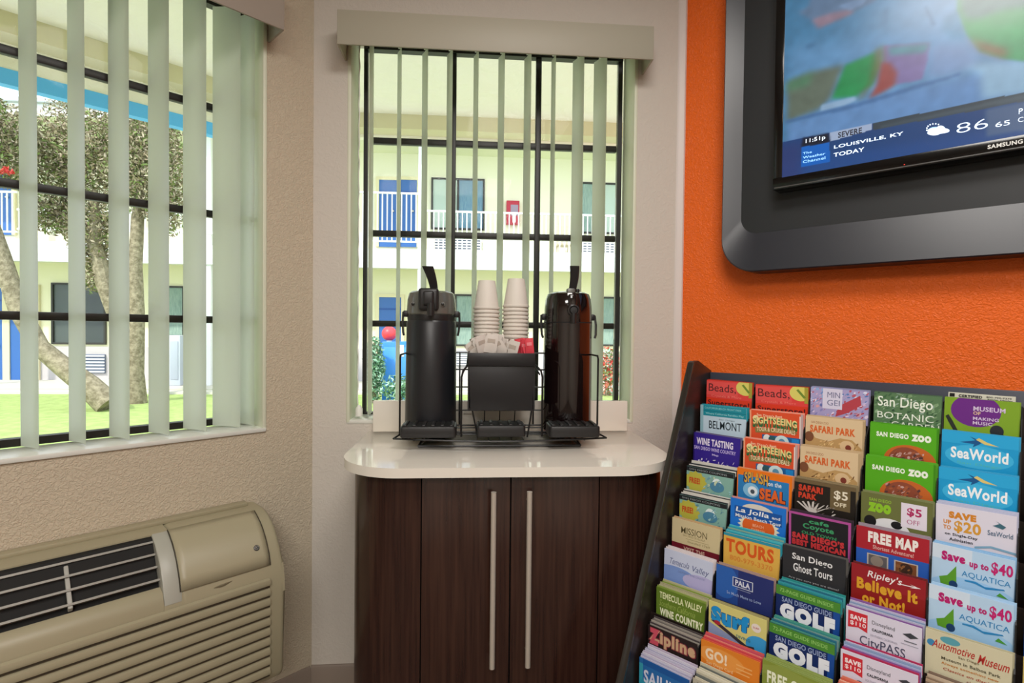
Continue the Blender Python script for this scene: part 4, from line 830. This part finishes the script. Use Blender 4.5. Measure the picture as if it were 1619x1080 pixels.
SP(3, 5, 'b', 'dark red leaflet with white script and yellow lettering', '#8c1f24', [('r', 0, 0, 1, 1.3, '#96222a'), ('r', 0, .55, 1, 1.3, '#8c1c1c'), ('t', "Ripley's", .22, .10, .68, .36, '#eeeaea', .01, .2), ('p', [(.66, .26), (.86, .24), (.80, .20), (.94, .25), (.80, .31), (.86, .27), (.66, .28)], '#eeeaea'), ('t', 'Believe It', .08, .38, .90, .72, '#d9a02e', .05), ('t', 'or Not!', .16, .78, .74, 1.10, '#d9a02e', .05)], 2, '#6b2a2a')
SP(3, 6, 'b', 'white city attraction pass leaflet with red save flag, upper of two alike', '#d9d5e6', citypass(), 5, None, ['#8a5fa0', '#b9b8d0', '#8a9fc0', '#c2bcd4'], dz=-.006, lift=.0018, gap=.0034)
SP(3, 7, 'b', 'white city attraction pass leaflet with red save flag, lower of two alike', '#d9d5e6', citypass(), 6, None, ['#b02f5a', '#8a5fa0', '#a9aed0', '#8a9fc0', '#c2bcd4'], dz=-.008, lift=.0018, gap=.0034)
SP(3, 8, 'b', 'coral coloured leaflet in a thick stack at the bottom of the fourth column', '#d8705a', [('r', 0, 0, 1, 1.3, '#d8735c'), ('t', 'HARBOR', .1, .3, .8, .6, '#f0d8c8', .03)], 7, None, ['#d9806a', '#e8b8a0', '#cf6450'], lift=.002, gap=.0034)
# ---- fifth column
SP(4, 0, 'b', 'green music museum leaflet with purple oval, top pocket', '#7fa52c', [('r', 0, 0, 1, 1.3, '#7da32b'), ('c', .43, .36, .34, .50, '#6a2a84'), ('t', 'MUSEUM', .40, .22, .82, .36, '#d9c8e4', .02), ('t', 'OF', .40, .38, .50, .48, '#e0c09c', .02), ('t', 'MAKING', .40, .54, .74, .64, '#d9c8e4', .02), ('t', 'MUSIC', .40, .68, .66, .78, '#d9c8e4', .02), ('p', [(.02, .60), (.06, .54), (.12, .72), (.22, 1.1), (.16, 1.1), (.06, .76)], '#2a2f2a'), ('c', .72, .92, .09, .18, '#2a2f34'), ('p', [(.74, 1.0), (.80, .98), (.90, 1.3), (.82, 1.3)], '#2a2f34')], 1, '#7f9a34')
f = SP(4, 0, 'b', 'white certified-folder card standing behind the green and purple leaflet', '#cfcdbf', [('r', .02, .03, .10, .14, '#1d1d1d'), ('t', 'CERTIFIED', .16, .05, .52, .14, '#2d2d2d', .06), ('t', '800-799-7373', .58, .05, .94, .10, '#4a4a4a', .02), ('t', 'Folder Display', .60, .12, .96, .17, '#3a3a3a', .03)], 0, dz=.0085, w=.094, du=.004)
f.location = Rt.pt(CX[4]+.004, TIER[0][0]-.014, TIER[0][1]+.0085)
SP(4, 1, 'b', 'bright blue marine park leaflet with white name, upper of two alike', '#1c9ad2', seaw(), 2, '#3aa0cc')
SP(4, 2, 'b', 'bright blue marine park leaflet with white name, lower of two alike', '#1c9ad2', seaw(), 2, '#3aa0cc', dz=-.002)
SP(4, 3, 'b', 'white coupon with gold save lettering and a small park logo', '#d9d5e2', [('r', 0, 0, 1, 1.3, '#dcd8e6'), ('t', 'SAVE', .17, .16, .52, .36, '#d1852a', .08), ('t', 'UP', .10, .42, .20, .54, '#d1852a', .04), ('t', 'TO', .10, .58, .20, .70, '#d1852a', .04), ('t', '$20', .24, .40, .58, .76, '#d69a3a', .03), ('t', 'on Single-Day', .12, .78, .54, .88, '#35353c', .03), ('t', 'Admission', .18, .92, .48, 1.01, '#35353c', .03), ('p', [(.72, .36), (.80, .28), (.76, .22), (.88, .34), (.84, .42)], '#3f6a7a'), ('t', 'SeaWorld', .66, .50, .96, .64, '#4f6a86', .01), ('p', [(.5, 1.04), (.7, .94), (1, 1.0), (1, 1.06), (.7, 1.0), (.5, 1.10)], '#7fa9c4')], 4, '#b9bcd4', gap=.003)
SP(4, 4, 'b', 'pale blue water park leaflet with magenta lettering, upper of two alike', '#b5d3ee', aqua(), 3, '#8fbbe0', dz=-.001)
SP(4, 5, 'b', 'pale blue water park leaflet with magenta lettering, lower of two alike', '#b5d3ee', aqua(), 2, '#a8cbe8', dz=-.001)
SP(4, 6, 'b', 'cream car museum leaflet with red script title', '#cdc7a8', [('r', 0, 0, 1, 1.5, '#cfc9ab'), ('c', .3, .16, .12, .10, '#5a9fae'), ('c', .07, .34, .05, .09, '#3f86b4'), ('t', 'Automotive', .08, .22, .58, .44, '#b5322c', .01, .2), ('t', 'Museum', .62, .26, .96, .50, '#b5322c', .01, .2), ('t', 'San Diego', .40, .48, .64, .56, '#6b5c3c', .01), ('t', 'Museum in Balboa Park', .20, .62, .88, .70, '#54503c', .02), ('t', 'Always something new', .20, .76, .86, .84, '#c07a30', .02), ('t', 'Classics on display', .22, .90, .82, .99, '#a8402c', .01, .2), ('t', 'since 1988', .5, 1.04, .86, 1.12, '#8a4a3c', .01, .2)], 2, '#b9b394', dz=-.002)
SP(4, 7, 'b', 'curled tan newsprint guide at the bottom of the fifth column', '#a58f76', [('n', .02, .1, .98, .9, 40, ['#b8a288', '#8c7660', '#6b5848', '#c4b29a'])], 8, None, ['#b39c84', '#8f7a66', '#c2b09a', '#7d6a5c'], dz=-.030, lift=.003, gap=.0032, yaw=.02)
# ---- sixth column, cut by the photograph's edge
for ri, base, nm in ((2, '#b79a5a', 'tan'), (3, '#c9a25a', 'sand coloured'), (4, '#2a62b4', 'blue'), (5, '#d9702c', 'orange and blue'), (6, '#c7b268', 'straw yellow')):
    ops = [('r', 0, 0, 1, 1.3, base), ('r', .15, .2, .85, .3, '#d9d0b8')]
    if ri == 5: ops += [('r', 0, .3, 1, 1.3, '#1f55ae')]
    SP(5, ri, 'b', nm+' leaflet at the right edge of the view, sixth column', base, ops, 2, base)
# ================================================================ OUTSIDE
GZ = -.35
grass = mat('lawn_grass', '#93a860', .9, col2='#a9bf72', nscale=6, bump=(60, .6, .03))
mb = MB().face([(-40, 2.2, GZ), (30, 2.2, GZ), (30, 40, GZ), (-40, 40, GZ)])
o = part('lawn', mb, grass, smooth=False); tag(o, 'bright green courtyard lawn outside the windows', 'lawn', kind='structure')
PAV = mat('pale_concrete', '#c9c6bb', .85, bump=(40, .3, .004))
FO = -14.1                                                 # far facade: distance beyond the window wall
CRM = mat('cream_render', '#e6e2c0', .85, bump=(30, .2, .01)); CRL = mat('pale_cream_render', '#e3e1c8', .85); WHT = mat('white_trim_paint', '#e2e5e6', .6)
BLU = mat('blue_door_paint', '#2f62a6', .4); BLU2 = mat('light_blue_trim', '#5cbcf6', .5); CUR = mat('grey_green_curtain', '#7f988f', .8, col2='#9db3a6', nscale=6, stretch=(12, 1, 1)); CUB = mat('blue_grey_curtain', '#5f86a0', .8, col2='#7fa0b0', nscale=6, stretch=(12, 1, 1))
WFR = mat('dark_window_frame', '#2c2a24', .5); LVR = mat('ac_louver_grey', '#5f6a80', .6); GRW = mat('grey_render', '#b9b4b4', .85)
def fu(px, py, d=FO): return M.uv(px, py, d)
fb = thing('far_building', 'two-storey cream motel building with blue doors and white balcony rails across the lawn', 'building'); inframe(fb, M)
def fbox(px0, py0, px1, py1, d0, d1, name, m, par=fb, dref=None, mb=None, bev=0):
    """box whose front face (at d1) covers the measured facade rectangle"""
    u0, z1 = fu(px0, py0, dref or d1); u1, z0 = fu(px1, py1, dref or d1)
    b = (mb or MB()).box((u0, -d1, z0), (u1, -d0, z1), bev)
    return part(name, b, m, par, smooth=False) if mb is None else b
part('upper_wall', MB().box((-26, -FO, 3.2), (18, -FO+.3, 6.25)), CRL, fb, smooth=False)
part('lower_wall', MB().box((-26, -FO, GZ), (18, -FO+.3, 3.2)), CRM, fb, smooth=False)
part('wall_dado', MB().box((-26, -FO-.02, GZ), (18, -FO, .62)), GRW, fb, smooth=False)
part('roof', MB().box((-26, -FO-1.9, 6.25), (18, -FO+6, 6.45)), mat('roof_soffit', '#dfe0c6', .8), fb, smooth=False)
part('fascia', MB().box((-26, -FO-1.96, 6.22), (18, -FO-1.9, 6.62)), WHT, fb, smooth=False)
part('gutter', MB().box((-26, -FO-2.06, 6.50), (18, -FO-1.96, 6.62), .02), mat('gutter_grey', '#a9b0b4', .5), fb, smooth=False)
FB = -12.75                                                # balcony front
part('balcony_slab', MB().box((-26, -FO-1.35, 2.93), (18, -FO, 3.18)), mat('balcony_white', '#dadcd8', .8), fb, smooth=False)
part('balcony_edge', MB().box((-26, -FB-.06, 2.80), (18, -FB+.02, 3.30)), WHT, fb, smooth=False)
part('walkway', MB().box((-26, -FO-2.2, GZ), (18, -FO, GZ+.04)), PAV, fb, smooth=False)
# posts
for pxp in (665, 1040, 330, -40):
    u = fu(pxp, 300, FB)[0]; part('post', MB().box((u-.06, -FB-.02, GZ), (u+.06, -FB+.10, 6.25)), WHT, fb, smooth=False)
def railing(u0, u1, z0, z1, step=.125):
    r = part('top_rail', MB().box((u0, -FB-.03, z1-.045), (u1, -FB+.02, z1)), WHT, fb, smooth=False)
    part('bottom_rail', MB().box((u0, -FB-.03, z0), (u1, -FB+.02, z0+.04)), WHT, r, smooth=False)
    p = MB(); u = u0+.05
    while u < u1: p.box((u-.014, -FB-.015, z0+.04), (u+.014, -FB+.007, z1-.045)); u += step
    part('pickets', p, WHT, r, smooth=False, kind='stuff')
a, z1 = fu(588, 303, FB); b, z0 = fu(662, 384, FB); railing(a-.4, b, z0, z1)
a, z1 = fu(668, 332, FB); b, z0 = fu(985, 408, FB); railing(a, b+2.5, z0, z1)
a, z1 = fu(-60, 300, FB); b, z0 = fu(28, 368, FB); railing(a, b, z0, z1)
a, z1 = fu(28, 330, FB); b, z0 = fu(400, 372, FB); railing(a, b, z0, z1)
def door(px0, py0, px1, py1, num=False):
    u0, z1 = fu(px0, py0); u1, z0 = fu(px1, py1)
    d = part('door', MB().box((u0, -FO-.05, z0), (u1, -FO-.01, z1)), BLU, fb, smooth=False)
    fr = MB().box((u0-.09, -FO-.08, z0), (u0, -FO-.005, z1+.09)).box((u1, -FO-.08, z0), (u1+.09, -FO-.005, z1+.09)).box((u0, -FO-.08, z1), (u1, -FO-.005, z1+.09))
    part('door_frame', fr, mat('door_frame_cream', '#d8cfa8', .7), d, smooth=False)
    part('transom', MB().box((u0, -FO-.065, z1-.36), (u1, -FO-.05, z1-.32)), mat('blue_dark', '#174a94', .5), d, smooth=False)
    part('door_knob', MB().lathe([(.035, 0), (.04, .03), (.02, .05)], n=10), STL, d, loc=(u1-.12, -FO-.08, z0+1))
door(600, 285, 628, 391); door(634, 285, 659, 391)
door(600, 470, 634, 604); door(-30, 455, 8, 605); door(18, 455, 60, 605); door(-20, 270, 22, 372)
def win(px0, py0, px1, py1, m, split=True, m2=None):
    u0, z1 = fu(px0, py0); u1, z0 = fu(px1, py1); w = .05
    t = part('window', MB().box((u0-w, -FO-.06, z0-w), (u0, -FO-.005, z1+w)).box((u1, -FO-.06, z0-w), (u1+w, -FO-.005, z1+w)).box((u0, -FO-.06, z1), (u1, -FO-.005, z1+w)).box((u0, -FO-.06, z0-w), (u1, -FO-.005, z0)), WFR, fb, smooth=False)
    um = u0+(u1-u0)*.5
    part('curtain', MB().box((u0, -FO-.02, z0), (um if m2 else u1, -FO-.005, z1)), m, t, smooth=False)
    if m2: part('curtain', MB().box((um, -FO-.02, z0), (u1, -FO-.005, z1)), m2, t, smooth=False)
    part('pane', MB().box((u0, -FO-.032, z0), (u1, -FO-.028, z1)), GL, t, smooth=False)
    if split: part('window_bar', MB().box((um-.03, -FO-.055, z0), (um+.03, -FO-.02, z1)), WFR, t, smooth=False)
LC = mat('pale_curtain', '#bfd0c2', .8)
win(685, 284, 763, 362, LC, True, CUB); win(918, 291, 975, 368, CUR, True, LC)
win(722, 468, 790, 545, CUR, True, CUR); win(948, 472, 1010, 545, CUR, True, CUR); win(86, 450, 166, 542, mat('dark_pane', '#4d5652', .3), True, mat('dark_pane_b', '#3c4442', .3))
win(262, 455, 290, 530, CUR, False)
def louver(px0, py0, px1, py1):
    u0, z1 = fu(px0, py0); u1, z0 = fu(px1, py1)
    t = part('ac_louver', MB().box((u0, -FO-.06, z0), (u1, -FO-.02, z1)), LVR, fb, smooth=False)
    s = MB(); n = 6
    for i in range(n): z = z0+(z1-z0)*(i+.5)/n; s.box((u0, -FO-.10, z-.02), (u1, -FO-.06, z+.02))
    part('louver_slats', s, WHT, t, smooth=False, kind='stuff')
for q in ((688, 376, 760, 403), (918, 382, 972, 407), (722, 556, 790, 578), (130, 560, 168, 590)): louver(*q)
# fire cabinet
u0, z1 = fu(801, 317, FO+.15); u1, z0 = fu(821, 355, FO+.15)
fc = thing('fire_cabinet', 'small red fire extinguisher cabinet on the upper cream wall across the lawn', 'cabinet'); inframe(fc, M)
part('cabinet_box', MB().box((u0, -FO-.16, z0), (u1, -FO-.02, z1), .01), mat('fire_red', '#b0283c', .5), fc)
part('cabinet_glass', MB().box((u0+.12, -FO-.165, z0+.25), (u1-.04, -FO-.158, z1-.12)), mat('cab_glass', '#8f7f90', .2), fc)
part('extinguisher', MB().box((u0+.17, -FO-.175, z0+.05), (u0+.27, -FO-.165, z0+.32), .01), mat('print_white', '#e6dfe0', .4), fc)
# balcony chair and rubbish bin beneath
u0, z1 = fu(880, 354, FO+.5); u1, z0 = fu(896, 372, FO+.5)
ch = thing('balcony_chair', 'pale slatted chair standing on the upper walkway right of the red cabinet', 'chair'); inframe(ch, M)
zf = 3.18
for i in range(5): part('back_slat', MB().box((u0+.07*i, -FO-.52, zf+.42), (u0+.07*i+.04, -FO-.50, zf+1.0)), mat('chair_tan', '#c9bfa6', .6), ch)
part('seat', MB().box((u0-.02, -FO-.95, zf+.40), (u0+.36, -FO-.5, zf+.44)), mat('chair_tan'), ch)
for a, b in ((0, .52), (.32, .52), (0, .92), (.32, .92)): part('leg', MB().box((u0+a, -FO-b, zf), (u0+a+.03, -FO-b+.03, zf+.41)), mat('chair_tan'), ch)
u0, z1 = fu(604, 540, -10); u1, z0 = fu(628, 612, -10)
bb = thing('vending_box', 'bright blue upright vending box on the lawn edge outside the coffee window', 'vending machine'); inframe(bb, M)
part('box_body', MB().box((u0, 10., GZ), (u1+.25, 10.5, z1), .02), mat('bright_blue_box', '#2f7fe0', .4), bb)
part('door_panel', MB().box((u0+.04, 9.985, GZ+.2), (u1+.2, 10., z1-.12), .005), mat('bright_blue_door', '#4a93ea', .35), bb)
part('coin_plate', MB().box((u1+.05, 9.975, .6), (u1+.14, 9.986, .85), .003), WHT, bb)
rb = thing('red_lamp', 'round red lamp ball on top of the blue vending box', 'lamp'); inframe(rb, M)
part('ball', MB().lathe([(.16*math.sin(t), z1+.17-.16*math.cos(t)) for t in np.linspace(.02, math.pi-.02, 14)], ((u0+.12), 10.2, 0), 20), mat('red_ball', '#e0404a', .4), rb)
part('socket', MB().lathe([(.06, z1), (.05, z1+.03)], ((u0+.12), 10.2, 0), 12), WHT, rb)
# vending / pipe on the left side
u0, z1 = fu(266, 530, -12.6); u1, z0 = fu(285, 616, -12.6)
pb_ = thing('utility_box', 'pale grey tall utility box against the far ground-floor wall, seen by the left window', 'box'); inframe(pb_, M)
part('box_body', MB().box((u0, 12.6, GZ+.04), (u1, 13.2, z1), .02), mat('utility_grey', '#b4bcc6', .5), pb_); part('box_door', MB().box((u0+.05, 12.585, GZ+.2), (u1-.05, 12.6, z1-.15), .004), mat('utility_door', '#a3acb8', .5), pb_)
# second, taller block at the far left with white roof edge
lb = thing('left_building', 'grey-walled white-roofed building far beyond the trees at the left', 'building'); inframe(lb, M)
uL_, _ = fu(-200, 200, -20.6); uR_, _ = fu(112, 200, -20.6)
part('wall', MB().box((uL_, 20.6, GZ), (uR_, 24, 9.0)), GRW, lb, smooth=False)
for i in range(4): part('roof_tier', MB().box((uL_, 20.3+.5*i, 9.0+.3*i), (uR_+.5-.4*i, 24, 9.2+.3*i)), WHT, lb, smooth=False)
# ---------------------------------------------------------------- porch roof over both windows of the lobby
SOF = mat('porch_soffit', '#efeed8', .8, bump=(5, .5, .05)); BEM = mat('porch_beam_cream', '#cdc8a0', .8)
def joint(fr, d, z, u): return fr.pt(u, d, z)
def meet(d1, d2):
    """plan point where the line d1 outside the left wall meets the line d2 outside the narrow wall"""
    A_ = np.array([[L.n[0], L.n[1]], [M.n[0], M.n[1]]]); r = np.array([L.O[:2] @ L.n[:2]+d1, M.O[:2] @ M.n[:2]+d2]); s = np.linalg.solve(A_, r); return Vector((s[0], s[1], 0))
def strip(d1, d2, z0, z1, name, m, lab, cat, th=.08, uend=5.5):
    """a band that runs outside the left wall, turns at the corner and runs outside the narrow wall"""
    out = []
    for e in (0, th):
        pL = L.pt(-5.5, d1-e, 0); c = meet(d1-e, d2-e); pM = M.pt(uend, d2-e, 0); out.append((pL, c, pM))
    mb = MB()
    poly = [(p.x, p.y) for p in out[0]] + [(p.x, p.y) for p in out[1][::-1]]
    mb.prism(poly, z0, z1, axis='z'); o = part(name, mb, m, smooth=False); return tag(o, lab, cat, kind='structure')
SZ = 2.505; DL, DM = -1.62, -1.75
pts = [L.pt(-5.5, -.17, 0), meet(-.17, -.17), M.pt(5.5, -.17, 0), M.pt(5.5, DM, 0), meet(DL, DM), L.pt(-5.5, DL, 0)]
mb = MB().prism([(p.x, p.y) for p in pts], SZ, SZ+.12, axis='z')
o = part('porch_ceiling', mb, SOF, smooth=False); tag(o, 'cream textured porch ceiling just outside the windows', 'ceiling', kind='structure')
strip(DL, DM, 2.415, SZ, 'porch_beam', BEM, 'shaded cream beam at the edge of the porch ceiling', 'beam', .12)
strip(DL-.12, DM-.12, 2.395, 2.62, 'porch_fascia', SOF, 'cream fascia board outside the porch beam', 'fascia', .05)
cc = meet(DL-.12, DM-.12); ue = (cc-Vector(L.O)).dot(Vector(L.a))
o = part('porch_lower_board', MB().box((-5.5, -DL+.125, 2.305), (ue, -DL+.165, 2.43)), SOF, smooth=False); inframe(o, L)
tag(o, 'cream lower board hanging under the porch fascia outside the left window', 'fascia', kind='structure')
o = part('porch_fascia_trim', MB().box((-5.5, -DL+.12, 2.235), (ue, -DL+.17, 2.304)), BLU2, smooth=False); inframe(o, L)
tag(o, 'thin bright blue trim line under the porch fascia by the left window', 'trim', kind='structure')
mb = MB().prism([(p.x, p.y) for p in (L.pt(-6, -.17, 0), meet(-.17, -.17), M.pt(6, -.17, 0), M.pt(6, -4.2, 0), meet(-4.2, -4.2), L.pt(-6, -4.2, 0))], GZ, GZ+.03, axis='z')
o = part('unseen_bounce_slab', mb, PAV, smooth=False); tag(o, 'unseen pale concrete slab added outside the windows to bounce light upward', 'floor', kind='structure')  # unseen slab, added so whiter light bounces up onto the porch ceiling
# ---------------------------------------------------------------- trees and shrubs
BARK = mat('pale_bark', '#9c927a', .9, col2='#6f6650', nscale=14, bump=(30, .8, .02))
def tree_pt(px, py, d): u, z = M.uv(px, py, d); return Vector((u, -d, z))
def leaves(pts_r, n, size, mats, seed):
    rn = random.Random(seed); mb = MB()
    for (c, r, share) in pts_r:
        for _ in range(int(n*share)):
            v = Vector((rn.gauss(0, 1), rn.gauss(0, 1), rn.gauss(0, 1))).normalized()*(rn.random()**.45)
            p = c+Vector((v.x*r[0], v.y*r[1], v.z*r[2])); a = Vector((rn.gauss(0, 1), rn.gauss(0, 1), rn.gauss(0, 1))).normalized(); b = a.orthogonal().normalized(); b = Matrix.Rotation(rn.random()*6.28, 3, a) @ b; s = size*(.6+.8*rn.random())
            mb.face([p-b*s, p+a.cross(b)*s*.35, p+b*s, p-a.cross(b)*s*.35], rn.randrange(len(mats)))
    return mb
LV = [mat('leaf_olive', '#7a7355', .8), mat('leaf_brown', '#94866c', .8), mat('leaf_green', '#76884c', .8), mat('leaf_grey', '#b3a890', .8)]
t1 = thing('tree', 'tree with two upright trunks and a wide brown-green crown outside the left window', 'tree'); inframe(t1, M); D1 = -9.6
part('trunk', MB().tube([tree_pt(216, 642, D1), tree_pt(214, 590, D1), tree_pt(217, 500, D1), tree_pt(214, 420, D1), tree_pt(218, 345, D1), tree_pt(225, 270, D1)], .1, 12, radii=[.19, .15, .13, .12, .11, .05]), BARK, t1)
part('branch', MB().tube([tree_pt(213, 590, D1), tree_pt(190, 520, D1), tree_pt(165, 450, D1+.1), tree_pt(150, 385, D1+.1), tree_pt(150, 300, D1+.2)], .1, 10, radii=[.13, .13, .14, .13, .05]), BARK, t1)
cr = [(tree_pt(175, 225, D1), (1.3, .9, 1.15), .32), (tree_pt(235, 260, D1), (.85, .8, 1.1), .25), (tree_pt(95, 265, D1), (.8, .7, .95), .2), (tree_pt(150, 360, D1), (.55, .5, .75), .12), (tree_pt(262, 330, D1), (.35, .4, .6), .05), (tree_pt(150, 420, D1), (.22, .3, .6), .04), (tree_pt(85, 340, D1), (.45, .4, .4), .06)]
part('crown', leaves(cr, 30000, .042, LV, 1), LV, t1, smooth=False, kind='stuff')
t2 = thing('tree', 'leaning tree with a thick pale trunk rising to the left outside the left window', 'tree'); inframe(t2, M); D2 = -8.6
part('trunk', MB().tube([tree_pt(172, 640, D2), tree_pt(140, 610, D2), tree_pt(100, 580, D2), tree_pt(62, 548, D2), tree_pt(30, 490, D2), tree_pt(2, 405, D2), tree_pt(-30, 300, D2)], .1, 12, radii=[.22, .20, .17, .15, .15, .14, .08]), BARK, t2)
part('crown', leaves([(tree_pt(-10, 225, D2), (.62, .7, .80), .6), (tree_pt(-70, 200, D2), (.7, .7, .9), .4)], 12000, .042, LV, 2), LV, t2, smooth=False, kind='stuff')
RED = mat('red_flower', '#c8403c', .6); SHG = mat('shrub_green', '#4f7a5a', .8); SHL = mat('shrub_light', '#9cc0a8', .7); PNK = mat('flower_pink', '#d98a70', .7)
part('blossom', leaves([(tree_pt(8, 270, D2+.6), (.16, .1, .06), 1)], 60, .04, [RED], 5), RED, t2, smooth=False, kind='stuff')
def shrub(px, py0, py1, d, w, mats, label, seed, n=1500):
    t = thing('shrub', label, 'shrub'); inframe(t, M); a = tree_pt(px, py0, d); zg = GZ; c = Vector((a.x, a.y, (a.z+zg)/2))
    part('foliage', leaves([(c, (w, w*.7, (a.z-zg)/2), 1)], n, .05, mats, seed), mats, t, smooth=False, kind='stuff')
    s = MB(); rn = random.Random(seed)
    for k in range(5): s.tube([(c.x+rn.uniform(-.05, .05), c.y, zg), (c.x+rn.uniform(-w, w)*.6, c.y, a.z-.15)], .012, 5)
    part('stem', s, BARK, t, kind='stuff')
shrub(592, 530, 605, -9.6, .22, [SHG, SHL], 'green leafy shrub left of the blue vending box', 11)
shrub(962, 548, 606, -11, .42, [PNK, RED, LV[2], SHL], 'flowering shrub with coral blossoms at the right end of the lawn', 12)
shrub(640, 590, 606, -9.3, .5, [SHG, SHL], 'low green shrub in front of the blue vending box', 13, 900)
o = part('garden_kerb', MB().box((-30, 11.1, GZ), (18, 11.5, GZ+.05)), PAV, smooth=False); inframe(o, M); tag(o, 'pale concrete path along the far edge of the lawn', 'path', kind='structure')
